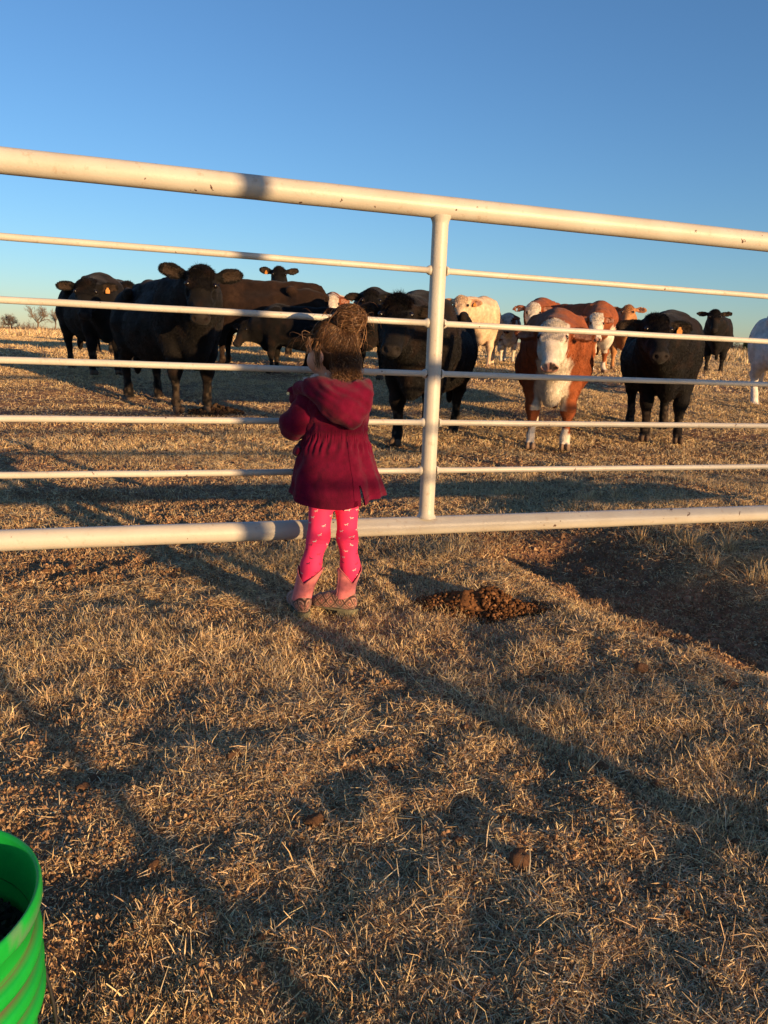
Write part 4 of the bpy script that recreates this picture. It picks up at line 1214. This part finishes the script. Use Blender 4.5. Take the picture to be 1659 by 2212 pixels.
    root_ = glink('boot', b.mesh('boot'), M_suede)
    sb = MB()
    # sole and heel block
    out = []
    for t in np.linspace(0, 2 * math.pi, 40, endpoint=False):
        f = .066 + .088 * math.cos(t); wdt = .030 * (1 if math.cos(t) < .3 else (1 - .45 * ((math.cos(t) - .3) / .7) ** 1.5)); out.append((f, wdt * math.sin(t)))
    def prism(out, z0, z1):
        n = len(out); V_ = np.array([p(f, s, z0) for f, s in out] + [p(f, s, z1) for f, s in out] + [p(np.mean([o[0] for o in out]), 0, z0), p(np.mean([o[0] for o in out]), 0, z1)])
        sb.add(V_, [(j, (j + 1) % n, n + (j + 1) % n, n + j) for j in range(n)])
        sb.add(V_, [((j + 1) % n, j, 2 * n) for j in range(n)] + [(n + j, n + (j + 1) % n, 2 * n + 1) for j in range(n)])
    prism(out, .010, .0165)
    hb = [(.0 + .034 * math.cos(t), .028 * math.sin(t)) for t in np.linspace(math.pi / 2, 1.5 * math.pi, 14)]
    hb = [(f + .016, s) for f, s in hb] + [(.045, -.026), (.045, .026)]
    prism(hb, -.016, .0158)
    sbo = link('sole', sb.mesh('sole', False), M_sole, root_)
boot(0, math.radians(112), (WW(656, 1320, -.02)[0], GY - .028), WW(660, 1221)[2])
boot(1, math.radians(163), (WW(761, 1312, .05)[0], GY + .030), WW(750, 1222, .04)[2])
# ------------------------------------------------------------------ bucket
M_green = mat('green_plastic', attr=True, rough=0.38, noise=(18, 0.12), bump=(50, 0.35, 0.0015), spec=0.35, trans=0.12)
M_rimw = mat('green_plastic_worn', (0.05, 0.36, 0.11), rough=0.6, noise=(50, 0.35))
M_black = mat('black_rubber', (0.012, 0.012, 0.013), rough=0.5)
def lathe(mb, prof, n=72, col=None, c=(0, 0), dn=None):
    th = np.linspace(0, 2 * math.pi, n, endpoint=False); V = []
    for r, z in prof: V.append(np.stack([c[0] + r * np.cos(th), c[1] + r * np.sin(th), np.full(n, z)], 1))
    m = len(prof); F = [(i * n + j, i * n + (j + 1) % n, (i + 1) * n + (j + 1) % n, (i + 1) * n + j) for i in range(m - 1) for j in range(n)]
    mb.add(np.concatenate(V), F, col)
BC = (-0.488, 0.676); bz = float(terr(*BC))
bucket = empty('bucket', (BC[0], BC[1], bz - .006))
tag(bucket, 'bright green plastic bucket holding dark feed, ribbed below its rim, on the dry grass', 'bucket')
mb = MB()
H_ = .352; pr = [(.116, 0.0), (.1195, .004)]
for z in np.linspace(.02, .20, 7): pr.append((.120 + .014 * z / .35, z))
for zc in (.222, .252, .284):
    pr += [(.1285, zc - .011), (.1290, zc - .0095), (.1375, zc - .0075), (.1385, zc - .003), (.1385, zc + .004), (.1360, zc + .008), (.1290, zc + .0105)]
pr += [(.1325, .305), (.1335, .325), (.1395, .328), (.1412, .333), (.1412, .346), (.1395, H_), (.1370, H_), (.1345, .348), (.1330, .33), (.1295, .30), (.118, .008), (.0, .006)]
lathe(mb, pr, 96)
Vb = np.concatenate(mb.V); rb = np.hypot(Vb[:, 0], Vb[:, 1]); gcol = np.tile([.010, .40, .05], (len(Vb), 1))
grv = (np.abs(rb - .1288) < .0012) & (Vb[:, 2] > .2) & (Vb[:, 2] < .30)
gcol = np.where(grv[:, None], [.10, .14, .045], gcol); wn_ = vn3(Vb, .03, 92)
gcol = np.where(((rb > .137) & (Vb[:, 2] > .32) & (wn_ > .5))[:, None], [.10, .30, .12], gcol)
mb.C = [gcol]
link('shell', mb.mesh('bucket_shell'), M_green, bucket)
mb = MB()
a0 = math.radians(82)
hp_ = []
for t in np.linspace(0, math.pi, 40):                    # wire bail lying down against the side
    hx = .146 * math.cos(t); hy = -.146 * math.sin(t)
    hp_.append((hx * math.cos(a0) - hy * math.sin(a0), hx * math.sin(a0) + hy * math.cos(a0), .30 - .20 * math.sin(t)))
tube(mb, hp_, .0022, 8)
hnd = link('handle', mb.mesh('handle'), mat('steel_wire', (.05, .045, .04), rough=.6, metal=.5), bucket)
mb = MB(); tube(mb, [(.118, -.05 - .03 * k, .135 - .035 * k) for k in (-.6, 0, .6, 1.2)], .007, 12); tube(mb, [(.131, -.045, .13), (.135, -.030, .17)], .004, 8)
link('grip', mb.mesh('grip'), M_black, hnd)
mb = MB()
gx, gy = np.meshgrid(np.linspace(-.12, .12, 60), np.linspace(-.12, .12, 60)); rr_ = np.hypot(gx, gy)
fz = .270 + .018 * np.cos(rr_ * 18) + (vn(gx, gy, .03, 90) - .5) * .03
k_ = np.where(rr_ > .125, .125 / np.maximum(rr_, 1e-6), 1)
Vg = np.stack([gx * k_, gy * k_, fz], -1).reshape(-1, 3) + np.array([BC[0], BC[1], bz])
ii = (np.arange(59)[:, None] * 60 + np.arange(59)[None]).ravel(); mb.add(Vg, np.stack([ii, ii + 1, ii + 61, ii + 60], 1), (.035, .026, .018))
for _ in range(1500):
    a = rng.uniform(0, 6.28); r = .118 * math.sqrt(rng.random()); p = np.array([BC[0] + r * math.cos(a), BC[1] + r * math.sin(a), bz + .270 + .018 * math.cos(r * 18) + rng.uniform(0, .012)])
    d = rng.normal(0, 1, 3); d /= np.linalg.norm(d); cc_ = np.array([[.05, .038, .022], [.025, .018, .013], [.11, .085, .045]][rng.choice(3, p=[.45, .4, .15])])
    tube(mb, [p - d * .006, p + d * .006], .003, 5, cc_)
tag(link('feed', mb.mesh('feed', False), M_clod), 'dark pelleted feed filling the green bucket', 'feed', None, 'stuff')

# ------------------------------------------------------------------ clods, mound, droppings
def lump(r, seed, sub=3, amp=.35, squash=.7, fine=.25):
    import bmesh
    bm = bmesh.new(); bmesh.ops.create_icosphere(bm, subdivisions=sub, radius=1)
    V = np.array([v.co[:] for v in bm.verts]); F = np.array([[v.index for v in f.verts] for f in bm.faces]); bm.free()
    n = 1 + (vn3(V + seed, .8, seed) - .5) * amp * 2 + (vn3(V + seed, .28, seed + 1) - .5) * fine * 2
    V = V * n[:, None] * r; V[:, 2] *= squash
    return V, F
clod_me = []
for k in range(6):
    V, F_ = lump(1, 100 + k); c = np.array([.20, .105, .058]) * (.7 + .5 * vn3(V, .4, k))[:, None]
    clod_me.append(mk_mesh('clod', V, [F_], c)); clod_me[-1].materials.append(M_clod)
cl_spots = [(1575, 1490, .020), (1130, 1545, .015), (940, 1462, .010), (1000, 1580, .015), (1165, 1470, .012), (1125, 1870, .020), (680, 1785, .016), (505, 1635, .013), (1300, 1665, .013), (990, 1830, .011),
            (265, 1458, .014), (850, 1665, .010), (180, 1710, .012), (640, 1440, .010), (1045, 1520, .014), (1330, 1580, .010), (1420, 1700, .011), (330, 1880, .010), (205, 1690, .010), (1085, 1780, .012), (900, 1560, .010), (155, 1230, .018), (95, 1240, .015), (200, 1245, .012),
            (745, 1985, .008), (1250, 1965, .010), (1480, 1985, .009), (560, 2040, .008), (1590, 1830, .009), (1380, 1450, .02), (1180, 1420, .012)]
for i, (px, py, r) in enumerate(cl_spots):
    p = ground_at(px, py); o = bpy.data.objects.new('dirt_clod', clod_me[i % 6]); COL.objects.link(o)
    o.location = (p[0], p[1], float(terr(p[0], p[1])) + r * .35); o.rotation_euler = (rng.uniform(-.4, .4), rng.uniform(-.4, .4), rng.uniform(0, 6)); o.scale = (r * rng.uniform(.9, 1.4), r, r * rng.uniform(.9, 1.2))
    tag(o, 'small crumbly reddish brown clod of dirt lying among the dry grass', 'clod', 'loose dirt clods in the grass')
def crumble(name, px, py, sx, sy, hgt, n, label, cols, rr=(.006, .02), cat='mound', pts=None):
    c = ground_at(px, py); mb = MB(); base = [lump(1, 200 + k, 2, .5, .9, .3) for k in range(5)]
    for _ in range(n):
        a = rng.uniform(0, 6.28); q = min(1.05, rng.random() ** .6 * (1.05 + .25 * math.sin(3 * a + 1))); ex = sx * q * math.cos(a); ey = sy * q * math.sin(a)
        hh = hgt * math.exp(-q * q * 2.2) * rng.uniform(.1, 1) * (1.1 if ex > 0 else .75)
        r = rng.uniform(*rr) * (1 - .3 * q); V, F_ = base[rng.integers(5)]
        A = rotz(rng.uniform(0, 6)); x, y = c[0] + ex, c[1] + ey
        cc = np.array(cols[rng.integers(len(cols))]) * rng.uniform(.7, 1.2)
        mb.add(V @ A.T * r * rng.uniform(.7, 1.3, 3) + np.array([x, y, float(terr(x, y)) + hh]), F_, cc)
    gx, gy = np.meshgrid(np.linspace(-1, 1, 50), np.linspace(-1, 1, 50)); q = np.hypot(gx, gy)
    X, Y = c[0] + gx * sx, c[1] + gy * sy
    Z = terr(X, Y) + hgt * np.exp(-q * q * 3.2) * (.75 + .5 * vn(X, Y, .03, 91)) - .008 - .02 * (q > .9)
    ii = (np.arange(49)[:, None] * 50 + np.arange(49)[None]).ravel(); mb.add(np.stack([X, Y, Z], -1).reshape(-1, 3), np.stack([ii, ii + 1, ii + 51, ii + 50], 1), cols[0])
    o = link(name, mb.mesh(name), M_clod); tag(o, label, cat); return o
crumble('dirt_mound', 1036, 1318, .27, .13, .075, 4200, 'crumbly dark brown dirt mound in the grass right of the girl', [(.13, .058, .024), (.08, .036, .016), (.22, .105, .045)], (.003, .010))
crumble('manure_pile', 462, 893, .30, .20, .09, 250, 'dark manure pile on bare ground beside the front hooves of the big black cow', [(.045, .024, .014), (.07, .04, .02)], (.02, .04), 'manure')
crumble('manure_pile', 1475, 828, .22, .25, .06, 90, 'small dark manure pile in the field right of the big round black cow', [(.045, .024, .014), (.07, .04, .02)], (.02, .05), 'manure')

# ------------------------------------------------------------------ far trees and brush
def branches(mbT, mbC, p, d, L, r, lvl, maxl, spread, ctr, grav=.0, tw=1.0):
    n = 4; pts = [p]; dd = d.copy()
    for k in range(n):
        dd = dd + rng.normal(0, .10, 3) + np.array([0, 0, .03]); dd /= np.linalg.norm(dd); pts.append(pts[-1] + dd * L / n)
    tube(mbT if lvl <= 1 else mbC, pts, np.linspace(r, r * .6, n + 1), 6 if lvl < 2 else 3, cap=False)
    if lvl >= maxl: return
    for _ in range(rng.integers(3, 6) if lvl < maxl - 1 else rng.integers(4, 7)):
        t = rng.uniform(.35, 1); k = min(int(t * n), n - 1); q = pts[k] + (pts[k + 1] - pts[k]) * (t * n - k)
        a, b = frame(dd); ph = rng.uniform(0, 6.28); an = rng.uniform(.35, .95) * spread
        nd = dd * math.cos(an) + (a * math.cos(ph) + b * math.sin(ph)) * math.sin(an)
        branches(mbT, mbC, q, nd, L * rng.uniform(.55, .8), r * .55, lvl + 1, maxl, spread, ctr)
def bare_tree(px, Y, h, label, maxl=4, stems=1, spread=1.0, r=None):
    P = W(px, 742, Y); z = float(terr(P[0], Y)) - .1
    root = empty('bare_tree', (P[0], Y, z)); tag(root, label, 'tree')
    T, C_ = MB(), MB()
    for s in range(stems):
        a = rng.uniform(0, 6.28); tl = .0 if stems == 1 else rng.uniform(.1, .45)
        branches(T, C_, np.array([rng.normal(0, .15 * (stems > 1)), 0, 0.0]), np.array([math.cos(a) * tl, math.sin(a) * tl, 1.0]), h * .38, r or h * .03, 0, maxl, spread, None)
    link('trunk', T.mesh('trunk'), M_bark, root); link('crown', C_.mesh('crown'), M_twig, root)
bare_tree(86, 150, 6.2, 'tall bare tree on the left horizon beside the far left black cow', 5, 1, .9)
bare_tree(27, 160, 3.9, 'rounded bare tree at the far left edge of the horizon', 5, 3, .9)
bare_tree(118, 155, 5.0, 'slender bare tree partly hidden by the far left black cow', 4, 2, .7)
bare_tree(1582, 120, 3.4, 'low bare tree on the right horizon above the grassy rise', 4, 3, 1.1)
bare_tree(1598, 118, 2.6, 'small bare tree next to the dark evergreen on the right horizon', 4, 2, 1.1)
# evergreen
P = W(1614, 742, 118); root = empty('evergreen_tree', (P[0], 118, float(terr(P[0], 118)))); tag(root, 'small dark green evergreen on the right horizon by the pale cow', 'tree')
T, C_ = MB(), MB(); tube(T, [(0, 0, 0), (0.05, 0, 1.0), (0, 0, 2.0)], [.09, .06, .02], 6)
for _ in range(2600):
    z = rng.uniform(.15, 2.2); rm = .95 * (1 - (z - .3) / 2.3) ** .7 if z > .3 else .8; a = rng.uniform(0, 6.28); q = rm * rng.uniform(.5, 1) * (.8 + .3 * math.sin(a * 3 + z * 3))
    c = np.array([q * math.cos(a), q * math.sin(a), z]); d = rng.normal(0, .09, (4, 3)); C_.add(c + d, [(0, 1, 2, 3)], np.array([.028, .045, .014]) * rng.uniform(.6, 1.5))
link('trunk', T.mesh('trunk'), M_bark, root); link('crown', C_.mesh('crown', False), mat('evergreen_leaf', attr=True, rough=.8), root)
# low brush along the horizon
mb = MB()
def brush(px, Y, w, h, n=40):
    P = W(px, 742, Y); z = float(terr(P[0], Y))
    for _ in range(n):
        a = rng.uniform(0, 6.28); s = np.array([P[0] + rng.normal(0, w * .3), Y + rng.normal(0, w * .3), z]); L_ = h * rng.uniform(.5, 1.1)
        p = [s]; d = np.array([math.cos(a) * .6, math.sin(a) * .6, 1.0]); d /= np.linalg.norm(d)
        for k in range(4): d = d + rng.normal(0, .25, 3); d /= np.linalg.norm(d); p.append(p[-1] + d * L_ / 3.2)
        tube(mb, p, np.linspace(.03, .012, 5) * h, 3, cap=False)
        for _2 in range(5):
            q = p[rng.integers(1, 5)]; d2 = d + rng.normal(0, .8, 3); d2 /= np.linalg.norm(d2); tube(mb, [q, q + d2 * L_ * .35], [.014 * h, .006 * h], 3, cap=False)
for px in np.arange(-250, 1950, 9.0):
    big = 1.0 + 1.3 * (vn(np.array([px]), np.array([0.]), 60, 95)[0]) ** 3
    if 1280 < px < 1330: big *= 2.2
    if 1555 < px < 1640: big *= 1.5
    brush(px + rng.uniform(-5, 5), 170 + rng.uniform(-15, 30), 2.4, .95 * big, 22)
tag(link('distant_brush', mb.mesh('brush'), M_twig), 'low leafless brush line along the horizon', 'brush', None, 'stuff')
# far dark land strip behind the brush
mb = MB(); xs = np.linspace(-420, 420, 120)
V1 = np.stack([xs, np.full(120, 420.), np.full(120, .3)], 1); hh = 2.0 + 2.2 * vn(xs, xs * 0, 60, 96); V2 = V1.copy(); V2[:, 2] = hh; V3 = V1.copy(); V3[:, 1] = 460; V3[:, 2] = hh * .9; V4 = V3.copy(); V4[:, 2] = .2
VV = np.concatenate([V1, V2, V3, V4]); FF = [(r * 120 + j, r * 120 + j + 1, (r + 1) * 120 + j + 1, (r + 1) * 120 + j) for r in range(3) for j in range(119)]
mb.add(VV, FF, (.17, .12, .10)); tag(link('far_hills', mb.mesh('far_hills'), M_soil), None, None, None, 'structure')

# ------------------------------------------------------------------ the second pipe fence behind the camera: its posts and rods throw the bars of shade
F2B = np.array([0.652, -1.892, 0.0])
def f2(s, z): return F2B + FD * s + np.array([0, 0, z])
fen2 = empty('pipe_fence', tuple(F2B)); tag(fen2, 'cream pipe fence of the alley behind the photographer', 'fence')
def f2part(name, pts, r, n=16):
    mb = MB(); tube(mb, pts, r, n); o = link(name, mb.mesh(name), M_paint, fen2); o.matrix_parent_inverse = Matrix.Translation(-Vector(F2B)); return o
SA = 2.47
f2part('top_rail', [f2(SA, 1.388), f2(SA + 7, 1.388)], .0375)
f2part('bottom_rail', [f2(SA, .254), f2(SA + 7, .254)], .0345)
for z in (1.177, 0.9965, 0.8185, 0.6415, 0.4635): f2part('rod', [f2(SA, z), f2(SA + 7, z)], .0108, 10)
for s in (SA + 2.4, SA + 4.8, SA + 7): f2part('post', [f2(s, -.2), f2(s, 1.388)], .0285)
gp = link('gate_post', (lambda m: (tube(m, [f2(SA, -.3), f2(SA, 1.2), f2(SA, 2.35)], .044, 24), m.mesh('gate_post'))[1])(MB()), M_paint); tag(gp, 'tall thick cream gate post at the end of the alley fence', 'post')
gp2 = link('gate_post', (lambda m: (tube(m, [f2(1.50, -.3), f2(1.50, .7), f2(1.50, 1.38)], .020, 24), m.mesh('gate_post'))[1])(MB()), M_paint); tag(gp2, 'shorter cream gate post beside the opening in the alley fence', 'post')

# dense bare shrub added unseen far behind the photographer to shade the foreground
TB = np.array([-.10, 1.62, 0]) + np.array([math.sin(SUN_AZ), -math.cos(SUN_AZ), 0]) * 28.0 - np.array([.73, .68, 0]) * .26
root = empty('shade_shrub', tuple(TB)); tag(root, 'rounded bare shrub added out of view behind the photographer to shade the foreground', 'shrub')
T, C_ = MB(), MB()
tube(T, [(0, 0, -.1), (.05, 0, 1.0), (0, .05, 2.3)], [.09, .07, .03], 8)
for _ in range(480):
    d = rng.normal(0, 1, 3); d /= np.linalg.norm(d); q = np.array([.05, .03, 2.42]) + d * np.array([.36, .36, .58]) * rng.random() ** .45
    e = d + rng.normal(0, .6, 3); e /= np.linalg.norm(e); tube(C_, [q, q + e * .12, q + (e + rng.normal(0, .3, 3)) * .2], [.007, .005, .003], 3, cap=False)
for k in range(9):
    a = k * .7; tube(T, [(0, 0, 1.2 + .1 * k), (.15 * math.cos(a), .15 * math.sin(a), 1.9 + .05 * k), (.25 * math.cos(a), .25 * math.sin(a), 2.5)], [.03, .022, .01], 5)
link('trunk', T.mesh('trunk'), M_bark, root); link('crown', C_.mesh('crown'), M_twig, root)
